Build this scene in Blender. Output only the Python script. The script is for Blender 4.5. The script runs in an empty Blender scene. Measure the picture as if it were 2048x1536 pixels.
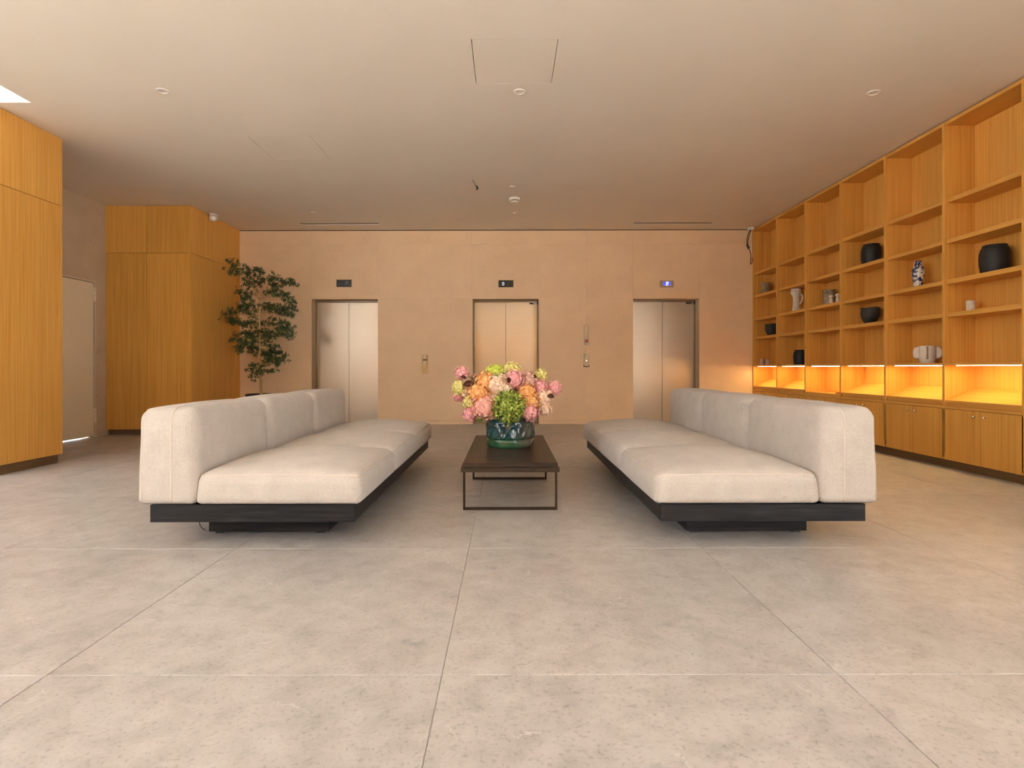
import bpy, bmesh, math, random
from mathutils import Vector, Matrix
random.seed(7)
R = math.radians
C = bpy.context.scene.collection
SC = bpy.context.scene

# ------------------------------------------------------------------ camera, sky, exposure
F = 1130.0                     # focal length in pixels of the 2048 x 1536 frame
CH = 0.93                      # camera height
cam_d = bpy.data.cameras.new('camera')
cam = bpy.data.objects.new('camera', cam_d); C.objects.link(cam)
cam.location = (0, 0, CH)
cam.rotation_euler = (R(90), R(0.10), 0)
cam_d.sensor_width = 36.0
cam_d.lens = F / 2048 * 36
cam_d.shift_x = (1024 - 1015) / 2048
cam_d.shift_y = -(768 - 735.5) / 2048
cam_d.clip_start = 0.05
SC.camera = cam

world = bpy.data.worlds.new('sky'); SC.world = world; world.use_nodes = True
bg = world.node_tree.nodes['Background']
bg.inputs[0].default_value = (0.90, 0.965, 1.04, 1)
bg.inputs[1].default_value = 4.2

def portal(name, loc, rot, sx, sy):
    l = bpy.data.lights.new(name, 'AREA'); l.shape = 'RECTANGLE'; l.size = sx; l.size_y = sy
    l.cycles.is_portal = True
    o = bpy.data.objects.new(name, l); C.objects.link(o); o.location = loc; o.rotation_euler = rot
    return o
sun_d = bpy.data.lights.new('sun', 'SUN'); sun_d.energy = 55; sun_d.angle = R(1.0); sun_d.color = (0.98, 0.97, 0.96)
sun = bpy.data.objects.new('sun', sun_d); C.objects.link(sun)
sun.rotation_euler = Vector((0.10 * math.cos(R(40)), -0.995 * math.cos(R(40)), -math.sin(R(40)))).to_track_quat('-Z', 'Y').to_euler()
# sky portals only guide the sampling of daylight through the glazed openings
YF, XL = -7.5, -6.2
portal('window_portal', (XL - 0.02, -1.4, 2.33), (R(90), 0, R(-90)), 6.0, 3.05)
portal('window_portal', (4.365, -3.6, 1.57), (R(90), 0, R(90)), 7.2, 3.0)   # faces -X   # faces +X
portal('skylight_portal', (-1.0, -3.8, 4.10), (0, 0, 0), 5.2, 1.0)
portal('skylight_portal', (-5.1, 3.9, 3.98), (0, 0, 0), 1.9, 1.7)               # faces down

SC.view_settings.view_transform = 'Standard'
SC.view_settings.look = 'None'
SC.view_settings.exposure = 0.95
SC.view_settings.gamma = 1.0
SC.view_settings.use_curve_mapping = False
cy = SC.cycles
cy.use_denoising = True
cy.max_bounces = 12; cy.diffuse_bounces = 7; cy.glossy_bounces = 5; cy.transparent_max_bounces = 12
cy.caustics_reflective = False; cy.caustics_refractive = False
cy.sample_clamp_indirect = 8.0

# ------------------------------------------------------------------ materials
MATS = {}
def newmat(name):
    m = bpy.data.materials.new(name); m.use_nodes = True
    nt = m.node_tree; b = nt.nodes['Principled BSDF']
    MATS[name] = m
    return m, nt, b
def N(nt, t, **kw):
    n = nt.nodes.new(t)
    for k, v in kw.items(): setattr(n, k, v)
    return n
def L(nt, a, b): nt.links.new(a, b)
def ramp(nt, stops, fac):
    r = N(nt, 'ShaderNodeValToRGB')
    e = r.color_ramp.elements
    while len(e) > 1: e.remove(e[-1])
    e[0].position, e[0].color = stops[0][0], (*stops[0][1], 1)
    for p, c in stops[1:]:
        q = e.new(p); q.color = (*c, 1)
    L(nt, fac, r.inputs[0]); return r
def plain(name, col, rough=0.5, metal=0.0, spec=0.5, emit=None, es=0.0, coat=0.0):
    m, nt, b = newmat(name)
    b.inputs['Base Color'].default_value = (*col, 1)
    b.inputs['Roughness'].default_value = rough
    b.inputs['Metallic'].default_value = metal
    b.inputs['Specular IOR Level'].default_value = spec
    b.inputs['Coat Weight'].default_value = coat
    if emit:
        b.inputs['Emission Color'].default_value = (*emit, 1); b.inputs['Emission Strength'].default_value = es
    return m
def noise(nt, vec, scale, detail=3, rough=0.5, dist=0.0):
    n = N(nt, 'ShaderNodeTexNoise'); n.inputs['Scale'].default_value = scale
    n.inputs['Detail'].default_value = detail; n.inputs['Roughness'].default_value = rough
    n.inputs['Distortion'].default_value = dist
    L(nt, vec, n.inputs['Vector']); return n
def position(nt, scale=(1, 1, 1), per_object=0.0):
    g = N(nt, 'ShaderNodeNewGeometry')
    mp = N(nt, 'ShaderNodeMapping'); mp.inputs['Scale'].default_value = scale
    if per_object:
        oi = N(nt, 'ShaderNodeObjectInfo')
        ml = N(nt, 'ShaderNodeMath', operation='MULTIPLY'); ml.inputs[1].default_value = per_object
        L(nt, oi.outputs['Random'], ml.inputs[0])
        ad = N(nt, 'ShaderNodeVectorMath', operation='ADD')
        L(nt, g.outputs['Position'], ad.inputs[0]); L(nt, ml.outputs[0], ad.inputs[1])
        L(nt, ad.outputs[0], mp.inputs['Vector'])
    else:
        L(nt, g.outputs['Position'], mp.inputs['Vector'])
    return mp.outputs[0]
def mix(nt, fac, a, b, mode='MIX'):
    m = N(nt, 'ShaderNodeMix', data_type='RGBA', blend_type=mode)
    for s, v in ((0, fac), (6, a), (7, b)):
        if isinstance(v, (int, float)): m.inputs[s].default_value = v
        elif isinstance(v, tuple): m.inputs[s].default_value = (*v, 1)
        else: L(nt, v, m.inputs[s])
    return m.outputs[2]
def bump(nt, b, h, strength, dist=0.01):
    bp = N(nt, 'ShaderNodeBump'); bp.inputs['Strength'].default_value = strength; bp.inputs['Distance'].default_value = dist
    L(nt, h, bp.inputs['Height']); L(nt, bp.outputs[0], b.inputs['Normal'])

def wood(name, scale, c0, c1, c2, rough=0.42):
    m, nt, b = newmat(name)
    v = position(nt, scale, 3.7)
    n1 = noise(nt, v, 1.0, 4, 0.68, 0.2)
    v2 = position(nt, tuple(s * 4.2 if s > 5 else s * 1.7 for s in scale), 5.1)
    n2 = noise(nt, v2, 1.0, 2, 0.5)
    r1 = ramp(nt, [(0.22, c0), (0.5, c1), (0.80, c2)], n1.outputs[0])
    r2 = ramp(nt, [(0.34, (0.74, 0.68, 0.6)), (0.58, (1, 1, 1))], n2.outputs[0])
    col = mix(nt, 0.55, r1.outputs[0], r2.outputs[0], 'MULTIPLY')
    oi = N(nt, 'ShaderNodeObjectInfo')
    r3 = ramp(nt, [(0, (0.93, 0.92, 0.9)), (1, (1.05, 1.04, 1.02))], oi.outputs['Random'])
    col = mix(nt, 1.0, col, r3.outputs[0], 'MULTIPLY')
    L(nt, col, b.inputs['Base Color'])
    b.inputs['Roughness'].default_value = rough
    b.inputs['Specular IOR Level'].default_value = 0.35
    bump(nt, b, n2.outputs[0], 0.12, 0.002)
    return m
OAK = ((0.62, 0.295, 0.050), (0.76, 0.395, 0.085), (0.84, 0.475, 0.125))
WV = wood('oak_vertical', (56, 56, 0.8), *OAK)
WY = wood('oak_along_shelf', (56, 0.8, 56), *OAK)
PLINTH = wood('oak_plinth', (14, 0.8, 40), (0.12, 0.07, 0.032), (0.16, 0.095, 0.043), (0.20, 0.12, 0.055))

m, nt, b = newmat('ceiling_paint'); v = position(nt)
n = noise(nt, v, 1.3, 3)
L(nt, ramp(nt, [(0.3, (0.80, 0.73, 0.63)), (0.7, (0.83, 0.76, 0.66))], n.outputs[0]).outputs[0], b.inputs['Base Color'])
b.inputs['Roughness'].default_value = 0.85
bump(nt, b, noise(nt, v, 180, 2).outputs[0], 0.05, 0.002)
CEIL = m

m, nt, b = newmat('beige_stone'); v = position(nt, (1, 1, 1), 2.0)
n = noise(nt, v, 2.2, 5, 0.6); n2 = noise(nt, v, 60, 3, 0.6)
c = ramp(nt, [(0.3, (0.78, 0.565, 0.355)), (0.7, (0.85, 0.63, 0.405))], n.outputs[0]).outputs[0]
c = mix(nt, 0.35, c, ramp(nt, [(0.35, (0.86, 0.85, 0.83)), (0.6, (1, 1, 1))], n2.outputs[0]).outputs[0], 'MULTIPLY')
L(nt, c, b.inputs['Base Color']); b.inputs['Roughness'].default_value = 0.62
bump(nt, b, n2.outputs[0], 0.08, 0.002)
STONE = m
JOINT = plain('pale_joint', (0.80, 0.64, 0.45), 0.8)

m, nt, b = newmat('grey_limestone'); v = position(nt, (1, 1, 1), 9.0)
nA = noise(nt, v, 1.6, 4, 0.6); nB = noise(nt, v, 9, 4, 0.65, 0.4); nC = noise(nt, v, 78, 3, 0.62); nD = noise(nt, v, 4.6, 2, 0.5, 0.6)
c = ramp(nt, [(0.3, (0.375, 0.348, 0.325)), (0.52, (0.455, 0.425, 0.402)), (0.75, (0.515, 0.486, 0.465))], nB.outputs[0]).outputs[0]
c = mix(nt, 0.6, c, ramp(nt, [(0.32, (0.80, 0.80, 0.81)), (0.6, (1.02, 1.01, 1.0))], nA.outputs[0]).outputs[0], 'MULTIPLY')
c = mix(nt, 0.65, c, ramp(nt, [(0.30, (0.60, 0.57, 0.55)), (0.46, (1, 1, 1)), (0.62, (1, 1, 1)), (0.75, (1.12, 1.11, 1.1))], nC.outputs[0]).outputs[0], 'MULTIPLY')
# darker rounded clasts
vo = N(nt, 'ShaderNodeTexVoronoi'); vo.inputs['Scale'].default_value = 5.5
mp = N(nt, 'ShaderNodeVectorMath', operation='ADD'); L(nt, v, mp.inputs[0])
sc_ = N(nt, 'ShaderNodeVectorMath', operation='SCALE'); L(nt, nB.outputs[1], sc_.inputs[0]); sc_.inputs['Scale'].default_value = 0.16
L(nt, sc_.outputs[0], mp.inputs[1]); L(nt, mp.outputs[0], vo.inputs['Vector'])
cl = ramp(nt, [(0.10, (0.80, 0.80, 0.82)), (0.24, (1, 1, 1))], vo.outputs['Distance']).outputs[0]
c = mix(nt, ramp(nt, [(0.5, (0, 0, 0)), (0.62, (1, 1, 1))], nD.outputs[0]).outputs[0], c, mix(nt, 1.0, c, cl, 'MULTIPLY'))
# small pale veins: edges of a sparse voronoi, kept only in a few places
ve = N(nt, 'ShaderNodeTexVoronoi', feature='DISTANCE_TO_EDGE'); ve.inputs['Scale'].default_value = 2.1
L(nt, mp.outputs[0], ve.inputs['Vector'])
vn = ramp(nt, [(0.0, (1, 1, 1)), (0.008, (0, 0, 0))], ve.outputs['Distance']).outputs[0]
vm = ramp(nt, [(0.60, (0, 0, 0)), (0.66, (1, 1, 1))], noise(nt, v, 7.0, 1).outputs[0]).outputs[0]
fac = mix(nt, 1.0, vn, vm, 'MULTIPLY')
c = mix(nt, fac, c, (0.56, 0.525, 0.49))
L(nt, c, b.inputs['Base Color'])
b.inputs['Roughness'].default_value = 0.38
b.inputs['Specular IOR Level'].default_value = 0.5
bump(nt, b, nC.outputs[0], 0.06, 0.002)
FLOOR = m
GROUT = plain('pale_grout', (0.56, 0.53, 0.495), 0.9)

m, nt, b = newmat('concrete_pier'); v = position(nt)
c = ramp(nt, [(0.3, (0.50, 0.38, 0.25)), (0.7, (0.57, 0.44, 0.295))], noise(nt, v, 3, 5, 0.6).outputs[0]).outputs[0]
sp = N(nt, 'ShaderNodeTexVoronoi'); sp.inputs['Scale'].default_value = 7; L(nt, v, sp.inputs['Vector'])
c = mix(nt, ramp(nt, [(0.035, (1, 1, 1)), (0.06, (0, 0, 0))], sp.outputs['Distance']).outputs[0], c, (0.12, 0.08, 0.05))
L(nt, c, b.inputs['Base Color']); b.inputs['Roughness'].default_value = 0.8
CONC = m

m, nt, b = newmat('brushed_steel')
v = position(nt, (3, 3, 90)); n = noise(nt, v, 1.0, 2)
v2 = position(nt); n2 = noise(nt, v2, 3.5, 3)
c = mix(nt, 0.5, (0.42, 0.36, 0.285), ramp(nt, [(0.3, (0.92, 0.92, 0.92)), (0.7, (1, 1, 1))], n.outputs[0]).outputs[0], 'MULTIPLY')
L(nt, c, b.inputs['Base Color']); b.inputs['Metallic'].default_value = 1.0
b.inputs['Roughness'].default_value = 0.30
b.inputs['Anisotropic'].default_value = 0.45
b.inputs['Anisotropic Rotation'].default_value = 0.0
tg = N(nt, 'ShaderNodeTangent', direction_type='RADIAL', axis='Z'); L(nt, tg.outputs[0], b.inputs['Tangent'])
STEEL = m
DSTEEL = plain('dark_steel_frame', (0.30, 0.235, 0.16), 0.35, 1.0)
BRASS = plain('brushed_brass', (0.42, 0.29, 0.13), 0.5, 1.0)
SATIN = plain('satin_plate', (0.46, 0.36, 0.25), 0.5, 1.0)
CHROME = plain('chrome', (0.75, 0.72, 0.68), 0.15, 1.0)
BLACK = plain('black_plastic', (0.012, 0.011, 0.010), 0.35)
DARKGAP = plain('dark_void', (0.02, 0.016, 0.012), 0.9)  # near-black colour standing in for the shade inside gaps
WHITE = plain('white_plastic', (0.78, 0.73, 0.66), 0.5)
DOORP = plain('cream_door_paint', (0.78, 0.67, 0.48), 0.5)
FRAMEP = plain('door_frame_paint', (0.62, 0.50, 0.35), 0.55)
BLUE = plain('blue_display', (0.05, 0.07, 0.6), 0.4, emit=(0.10, 0.13, 0.85), es=0.42)
DIGIT = plain('lit_digit', (0.8, 0.85, 0.9), 0.4, emit=(0.75, 0.85, 1.0), es=0.9)
RED = plain('red_button', (0.33, 0.03, 0.015), 0.4)
LED = plain('led_strip', (1, 0.9, 0.7), 0.5, emit=(1.0, 0.73, 0.30), es=60.0)
ALU = plain('window_alu', (0.10, 0.10, 0.10), 0.45, 0.6)
PAVE = plain('outside_paving', (0.60, 0.59, 0.55), 0.9)
WALLP = plain('wall_paint', (0.60, 0.52, 0.42), 0.8)
SLOTM = plain('slot_shade_brown', (0.30, 0.23, 0.14), 0.6)  # brown kept dark to put the shade of the recess into the slots

m, nt, b = newmat('black_stained_oak'); v = position(nt, (3.0, 3.0, 55))
n = noise(nt, v, 1.0, 4, 0.7)
L(nt, ramp(nt, [(0.35, (0.007, 0.0065, 0.0065)), (0.55, (0.016, 0.015, 0.0155)), (0.75, (0.034, 0.032, 0.034))], n.outputs[0]).outputs[0], b.inputs['Base Color'])
b.inputs['Roughness'].default_value = 0.5; b.inputs['Specular IOR Level'].default_value = 0.22
bump(nt, b, n.outputs[0], 0.25, 0.003)
BOAK = m
m, nt, b = newmat('dark_bronze_slab'); v = position(nt, (1, 1, 1))
n = noise(nt, v, 14, 4, 0.65)
L(nt, ramp(nt, [(0.3, (0.022, 0.012, 0.007)), (0.7, (0.046, 0.026, 0.015))], n.outputs[0]).outputs[0], b.inputs['Base Color'])
b.inputs['Roughness'].default_value = 0.42; b.inputs['Specular IOR Level'].default_value = 0.3
SLAB = m
IRON = plain('dark_iron', (0.045, 0.03, 0.02), 0.4, 0.7)

m, nt, b = newmat('cream_linen')
tc = N(nt, 'ShaderNodeTexCoord')
wv = []
for ax in ('X', 'Y', 'Z'):
    w = N(nt, 'ShaderNodeTexWave', wave_type='BANDS', bands_direction=ax)
    w.inputs['Scale'].default_value = 55; w.inputs['Distortion'].default_value = 1.2; w.inputs['Detail'].default_value = 2
    w.inputs['Detail Scale'].default_value = 3
    L(nt, tc.outputs['Object'], w.inputs['Vector']); wv.append(w)
a1 = N(nt, 'ShaderNodeMath', operation='ADD'); L(nt, wv[0].outputs[1], a1.inputs[0]); L(nt, wv[1].outputs[1], a1.inputs[1])
a2 = N(nt, 'ShaderNodeMath', operation='ADD'); L(nt, a1.outputs[0], a2.inputs[0]); L(nt, wv[2].outputs[1], a2.inputs[1])
nf = noise(nt, tc.outputs['Object'], 9, 4, 0.6)
nh = noise(nt, tc.outputs['Object'], 160, 2, 0.6)
c = ramp(nt, [(0.3, (0.52, 0.467, 0.42)), (0.7, (0.58, 0.525, 0.475))], nf.outputs[0]).outputs[0]
c = mix(nt, 0.35, c, ramp(nt, [(0.38, (0.74, 0.73, 0.72)), (0.58, (1.04, 1.04, 1.04))], nh.outputs[0]).outputs[0], 'MULTIPLY')
L(nt, c, b.inputs['Base Color']); b.inputs['Roughness'].default_value = 0.9
b.inputs['Sheen Weight'].default_value = 0.15
b.inputs['Specular IOR Level'].default_value = 0.2
bump(nt, b, a2.outputs[0], 0.45, 0.003)
LINEN = m
PIPE = plain('linen_piping', (0.60, 0.52, 0.45), 0.9, spec=0.2)

m, nt, b = newmat('teal_glaze')
tc = N(nt, 'ShaderNodeTexCoord'); sp = N(nt, 'ShaderNodeSeparateXYZ'); L(nt, tc.outputs['Object'], sp.inputs[0])
n = noise(nt, tc.outputs['Object'], 12, 4, 0.6, 0.5)
c1 = ramp(nt, [(0.3, (0.004, 0.020, 0.026)), (0.55, (0.008, 0.055, 0.062)), (0.75, (0.02, 0.10, 0.10))], n.outputs[0]).outputs[0]
zr = ramp(nt, [(0.0, (1, 1, 1)), (0.055, (1, 1, 1)), (0.095, (0, 0, 0))], sp.outputs[2]).outputs[0]
c2 = mix(nt, n.outputs[0], (0.004, 0.07, 0.022), (0.03, 0.10, 0.045))
c = mix(nt, zr, c1, c2)
xr = ramp(nt, [(0.53, (0, 0, 0)), (0.62, (1, 1, 1))], N(nt, 'ShaderNodeMath', operation='ADD').outputs[0])
ad = xr.inputs[0].links[0].from_node; L(nt, sp.outputs[0], ad.inputs[0]); ad.inputs[1].default_value = 0.5
c = mix(nt, xr.outputs[0], c, mix(nt, n.outputs[0], (0.025, 0.032, 0.026), (0.12, 0.115, 0.085)))
L(nt, c, b.inputs['Base Color']); b.inputs['Roughness'].default_value = 0.12; b.inputs['Coat Weight'].default_value = 0.6
bump(nt, b, n.outputs[0], 0.35, 0.01)
GLAZE = m

def ceramic(name, c0, c1, scale, rough, bstr=0.3):
    m, nt, b = newmat(name)
    tc = N(nt, 'ShaderNodeTexCoord'); n = noise(nt, tc.outputs['Object'], scale, 5, 0.65)
    L(nt, ramp(nt, [(0.35, c0), (0.65, c1)], n.outputs[0]).outputs[0], b.inputs['Base Color'])
    b.inputs['Roughness'].default_value = rough
    bump(nt, b, n.outputs[0], bstr, 0.008)
    return m
BLK = ceramic('black_clay', (0.006, 0.006, 0.006), (0.016, 0.015, 0.014), 30, 0.6)
CHAR = ceramic('charcoal_clay', (0.018, 0.018, 0.015), (0.05, 0.048, 0.038), 25, 0.7)
LICH = ceramic('lichen_clay', (0.16, 0.11, 0.05), (0.46, 0.36, 0.22), 28, 0.85, 0.8)
BISQ = ceramic('white_bisque', (0.68, 0.60, 0.48), (0.78, 0.70, 0.58), 20, 0.7, 0.15)
PINKB = ceramic('pinkish_bisque', (0.55, 0.40, 0.27), (0.66, 0.50, 0.36), 25, 0.75, 0.3)
m, nt, b = newmat('blue_white_porcelain')
tc = N(nt, 'ShaderNodeTexCoord'); n = noise(nt, tc.outputs['Object'], 26, 3, 0.55, 1.2); n2 = noise(nt, tc.outputs['Object'], 9, 2)
f = N(nt, 'ShaderNodeMath', operation='MULTIPLY_ADD'); L(nt, n2.outputs[0], f.inputs[0]); f.inputs[1].default_value = 0.35; L(nt, n.outputs[0], f.inputs[2])
L(nt, ramp(nt, [(0.66, (0.72, 0.66, 0.55)), (0.69, (0.10, 0.12, 0.24)), (0.76, (0.02, 0.025, 0.09))], f.outputs[0]).outputs[0], b.inputs['Base Color'])
b.inputs['Roughness'].default_value = 0.2
PORC = m

def petal_mat(name, c0, c1):
    m, nt, b = newmat(name)
    tc = N(nt, 'ShaderNodeTexCoord'); n = noise(nt, tc.outputs['Object'], 60, 2, 0.6)
    L(nt, ramp(nt, [(0.35, c0), (0.62, c1)], n.outputs[0]).outputs[0], b.inputs['Base Color'])
    b.inputs['Roughness'].default_value = 0.65
    b.inputs['Subsurface Weight'].default_value = 0.0
    b.inputs['Specular IOR Level'].default_value = 0.25
    return m
PET = {
    'pink': petal_mat('petal_pink', (0.80, 0.30, 0.32), (0.88, 0.52, 0.50)),
    'salmon': petal_mat('petal_salmon', (0.84, 0.33, 0.29), (0.90, 0.58, 0.46)),
    'orange': petal_mat('petal_orange', (0.84, 0.36, 0.10), (0.90, 0.58, 0.26)),
    'peach': petal_mat('petal_peach', (0.90, 0.60, 0.42), (0.95, 0.80, 0.64)),
    'cream': petal_mat('petal_cream', (0.80, 0.60, 0.38), (0.90, 0.78, 0.58)),
    'yellow': petal_mat('petal_yellow', (0.66, 0.58, 0.14), (0.86, 0.80, 0.36)),
    'lime': petal_mat('petal_lime', (0.52, 0.62, 0.06), (0.74, 0.80, 0.18)),
    'green': petal_mat('petal_green', (0.08, 0.15, 0.010), (0.50, 0.56, 0.11)),
    'mauve': petal_mat('petal_mauve', (0.55, 0.30, 0.22), (0.84, 0.56, 0.46)),
}
BURG = plain('burgundy_leaf', (0.13, 0.035, 0.015), 0.5)
STEMG = plain('flower_stem', (0.09, 0.14, 0.03), 0.6)
m, nt, b = newmat('tree_leaf'); v = position(nt)
L(nt, ramp(nt, [(0.35, (0.016, 0.045, 0.012)), (0.55, (0.045, 0.095, 0.022)), (0.70, (0.16, 0.22, 0.045))], noise(nt, v, 7, 4, 0.7).outputs[0]).outputs[0], b.inputs['Base Color'])
b.inputs['Roughness'].default_value = 0.42
LEAF = m
BARK = ceramic('pale_bark', (0.42, 0.28, 0.10), (0.56, 0.40, 0.17), 30, 0.8)
SOIL = ceramic('soil', (0.02, 0.014, 0.008), (0.05, 0.035, 0.02), 60, 0.95, 0.8)
POT = plain('dark_planter', (0.03, 0.025, 0.02), 0.5)
m, nt, b = newmat('window_glass')
nt.nodes.remove(b)
tr = N(nt, 'ShaderNodeBsdfTransparent'); gl = N(nt, 'ShaderNodeBsdfGlossy'); gl.inputs['Roughness'].default_value = 0.02
mx = N(nt, 'ShaderNodeMixShader'); mx.inputs[0].default_value = 0.05; L(nt, tr.outputs[0], mx.inputs[1]); L(nt, gl.outputs[0], mx.inputs[2])
L(nt, mx.outputs[0], nt.nodes['Material Output'].inputs[0])
GLASS = m

# ------------------------------------------------------------------ mesh helpers
W = {}                                             # world position of each object's origin
def link(name, me, mat, parent=None, org=(0, 0, 0), smooth=False):
    """me holds world coordinates; the object's origin goes to org"""
    org = Vector(org)
    me.transform(Matrix.Translation(-org))
    if mat is not None: me.materials.append(mat)
    if smooth: me.polygons.foreach_set('use_smooth', [True] * len(me.polygons))
    o = bpy.data.objects.new(name, me); C.objects.link(o)
    W[o] = org
    if parent is not None:
        o.parent = parent; o.location = org - W[parent]
    else:
        o.location = org
    return o
def mesh_of(bm):
    me = bpy.data.meshes.new('m'); bm.normal_update(); bm.to_mesh(me); bm.free(); return me
def tag(o, label, cat, group=None):
    o['label'] = label; o['category'] = cat
    if group: o['group'] = group
    return o
def thing(name, label, cat, loc, group=None):
    o = bpy.data.objects.new(name, None); C.objects.link(o); o.location = loc; W[o] = Vector(loc)
    o.empty_display_size = 0.1
    return tag(o, label, cat, group)
def structure(o):
    o['kind'] = 'structure'; return o
def addbox(bm, x0, x1, y0, y1, z0, z1, bev=0.0):
    t = bmesh.new()
    r = bmesh.ops.create_cube(t, size=1)
    bmesh.ops.scale(t, vec=(x1 - x0, y1 - y0, z1 - z0), verts=t.verts)
    bmesh.ops.translate(t, vec=((x0 + x1) / 2, (y0 + y1) / 2, (z0 + z1) / 2), verts=t.verts)
    if bev > 0: bmesh.ops.bevel(t, geom=t.edges[:], offset=bev, segments=2 if bev > 0.004 else 1, affect='EDGES', profile=0.5)
    me = bpy.data.meshes.new('t'); t.to_mesh(me); t.free(); bm.from_mesh(me); bpy.data.meshes.remove(me)
def box(name, x0, x1, y0, y1, z0, z1, mat, parent=None, bev=0.0, org=None):
    bm = bmesh.new(); addbox(bm, x0, x1, y0, y1, z0, z1, bev)
    return link(name, mesh_of(bm), mat, parent, org or ((x0 + x1) / 2, (y0 + y1) / 2, z0))
def boxes(name, lst, mat, parent=None, bev=0.0, org=None):
    bm = bmesh.new()
    for q in lst: addbox(bm, *q, bev)
    q = lst[0]
    return link(name, mesh_of(bm), mat, parent, org or ((q[0] + q[1]) / 2, (q[2] + q[3]) / 2, q[4]))
def slab(name, us, vs, hole, w0, w1, fn, mat, org=(0, 0, 0), parent=None):
    """a slab split at us, vs; cells for which hole(u, v) is true are left open. fn maps (u, v, w) to xyz"""
    bm = bmesh.new(); nu, nv = len(us) - 1, len(vs) - 1
    solid = [[not hole((us[i] + us[i + 1]) / 2, (vs[j] + vs[j + 1]) / 2) for j in range(nv)] for i in range(nu)]
    vm = {}
    def V(i, j, k):
        if (i, j, k) not in vm: vm[(i, j, k)] = bm.verts.new(fn(us[i], vs[j], (w0, w1)[k]))
        return vm[(i, j, k)]
    ok = lambda i, j: 0 <= i < nu and 0 <= j < nv and solid[i][j]
    for i in range(nu):
        for j in range(nv):
            if not solid[i][j]: continue
            for k in (0, 1):
                bm.faces.new([V(i, j, k), V(i + 1, j, k), V(i + 1, j + 1, k), V(i, j + 1, k)])
            for (di, dj, a, c) in ((-1, 0, (i, j), (i, j + 1)), (1, 0, (i + 1, j), (i + 1, j + 1)), (0, -1, (i, j), (i + 1, j)), (0, 1, (i, j + 1), (i + 1, j + 1))):
                if not ok(i + di, j + dj):
                    bm.faces.new([V(*a, 0), V(*c, 0), V(*c, 1), V(*a, 1)])
    bmesh.ops.recalc_face_normals(bm, faces=bm.faces[:])
    return link(name, mesh_of(bm), mat, parent, org)
def lathe(name, prof, cx, cy, z0, mat, parent=None, n=40, fn=None, caps=True, smooth=True, org=None):
    """prof: list of (r, z); fn(a, r, z) may return a changed (r, z)"""
    bm = bmesh.new(); rows = []
    for (r, z) in prof:
        row = []
        for i in range(n):
            a = 2 * math.pi * i / n
            rr, zz = (fn(a, r, z) if fn else (r, z))
            row.append(bm.verts.new((cx + rr * math.cos(a), cy + rr * math.sin(a), z0 + zz)))
        rows.append(row)
    for p, q in zip(rows, rows[1:]):
        for i in range(n): bm.faces.new([p[i], p[(i + 1) % n], q[(i + 1) % n], q[i]])
    if caps:
        bm.faces.new(rows[0][::-1]); bm.faces.new(rows[-1])
    bmesh.ops.recalc_face_normals(bm, faces=bm.faces[:])
    return link(name, mesh_of(bm), mat, parent, org or (cx, cy, z0), smooth)
def addtube(bm, pts, rad, n=8, closed=False):
    pts = [Vector(p) for p in pts]; rows = []
    m = len(pts)
    up = Vector((0.13, 0.21, 0.97)).normalized()
    for k, p in enumerate(pts):
        if closed: t = pts[(k + 1) % m] - pts[k - 1]
        else: t = pts[min(k + 1, m - 1)] - pts[max(k - 1, 0)]
        t.normalize()
        s = t.cross(up)
        if s.length < 0.05: s = t.cross(Vector((1, 0.1, 0)))
        s.normalize(); u = s.cross(t).normalized()
        r = rad[k] if isinstance(rad, (list, tuple)) else rad
        rows.append([bm.verts.new(p + (s * math.cos(2 * math.pi * i / n) + u * math.sin(2 * math.pi * i / n)) * r) for i in range(n)])
    pairs = list(zip(rows, rows[1:])) + ([(rows[-1], rows[0])] if closed else [])
    for a, c in pairs:
        for i in range(n): bm.faces.new([a[i], a[(i + 1) % n], c[(i + 1) % n], c[i]])
    if not closed:
        bm.faces.new(rows[0][::-1]); bm.faces.new(rows[-1])
def tube(name, pts, rad, mat, parent=None, n=8, closed=False, org=None):
    bm = bmesh.new(); addtube(bm, pts, rad, n, closed)
    bmesh.ops.recalc_face_normals(bm, faces=bm.faces[:])
    return link(name, mesh_of(bm), mat, parent, org or pts[0], True)
def bez(a, b_, c, d, n=14):
    a, b_, c, d = map(Vector, (a, b_, c, d)); o = []
    for i in range(n + 1):
        t = i / n; s = 1 - t
        o.append(a * s ** 3 + b_ * 3 * s * s * t + c * 3 * s * t * t + d * t ** 3)
    return o

# ------------------------------------------------------------------ setting
HC = 3.205                       # ceiling height
YB = 9.316                       # face of the lift wall
XR = 4.04                        # face of the bookcase
XRW = 4.345                      # wall behind the bookcase
XC = -4.41                       # face of the left cabinets
XD = -5.61                       # pier wall with the door
YN0, YN1 = 4.84, 5.60            # near cabinet
YC0 = 7.886                      # far cabinet front

floor = box('floor', XL - 0.2, XRW + 0.2, YF - 0.2, YB + 0.5, -0.16, -0.004, GROUT)
structure(floor)
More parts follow.
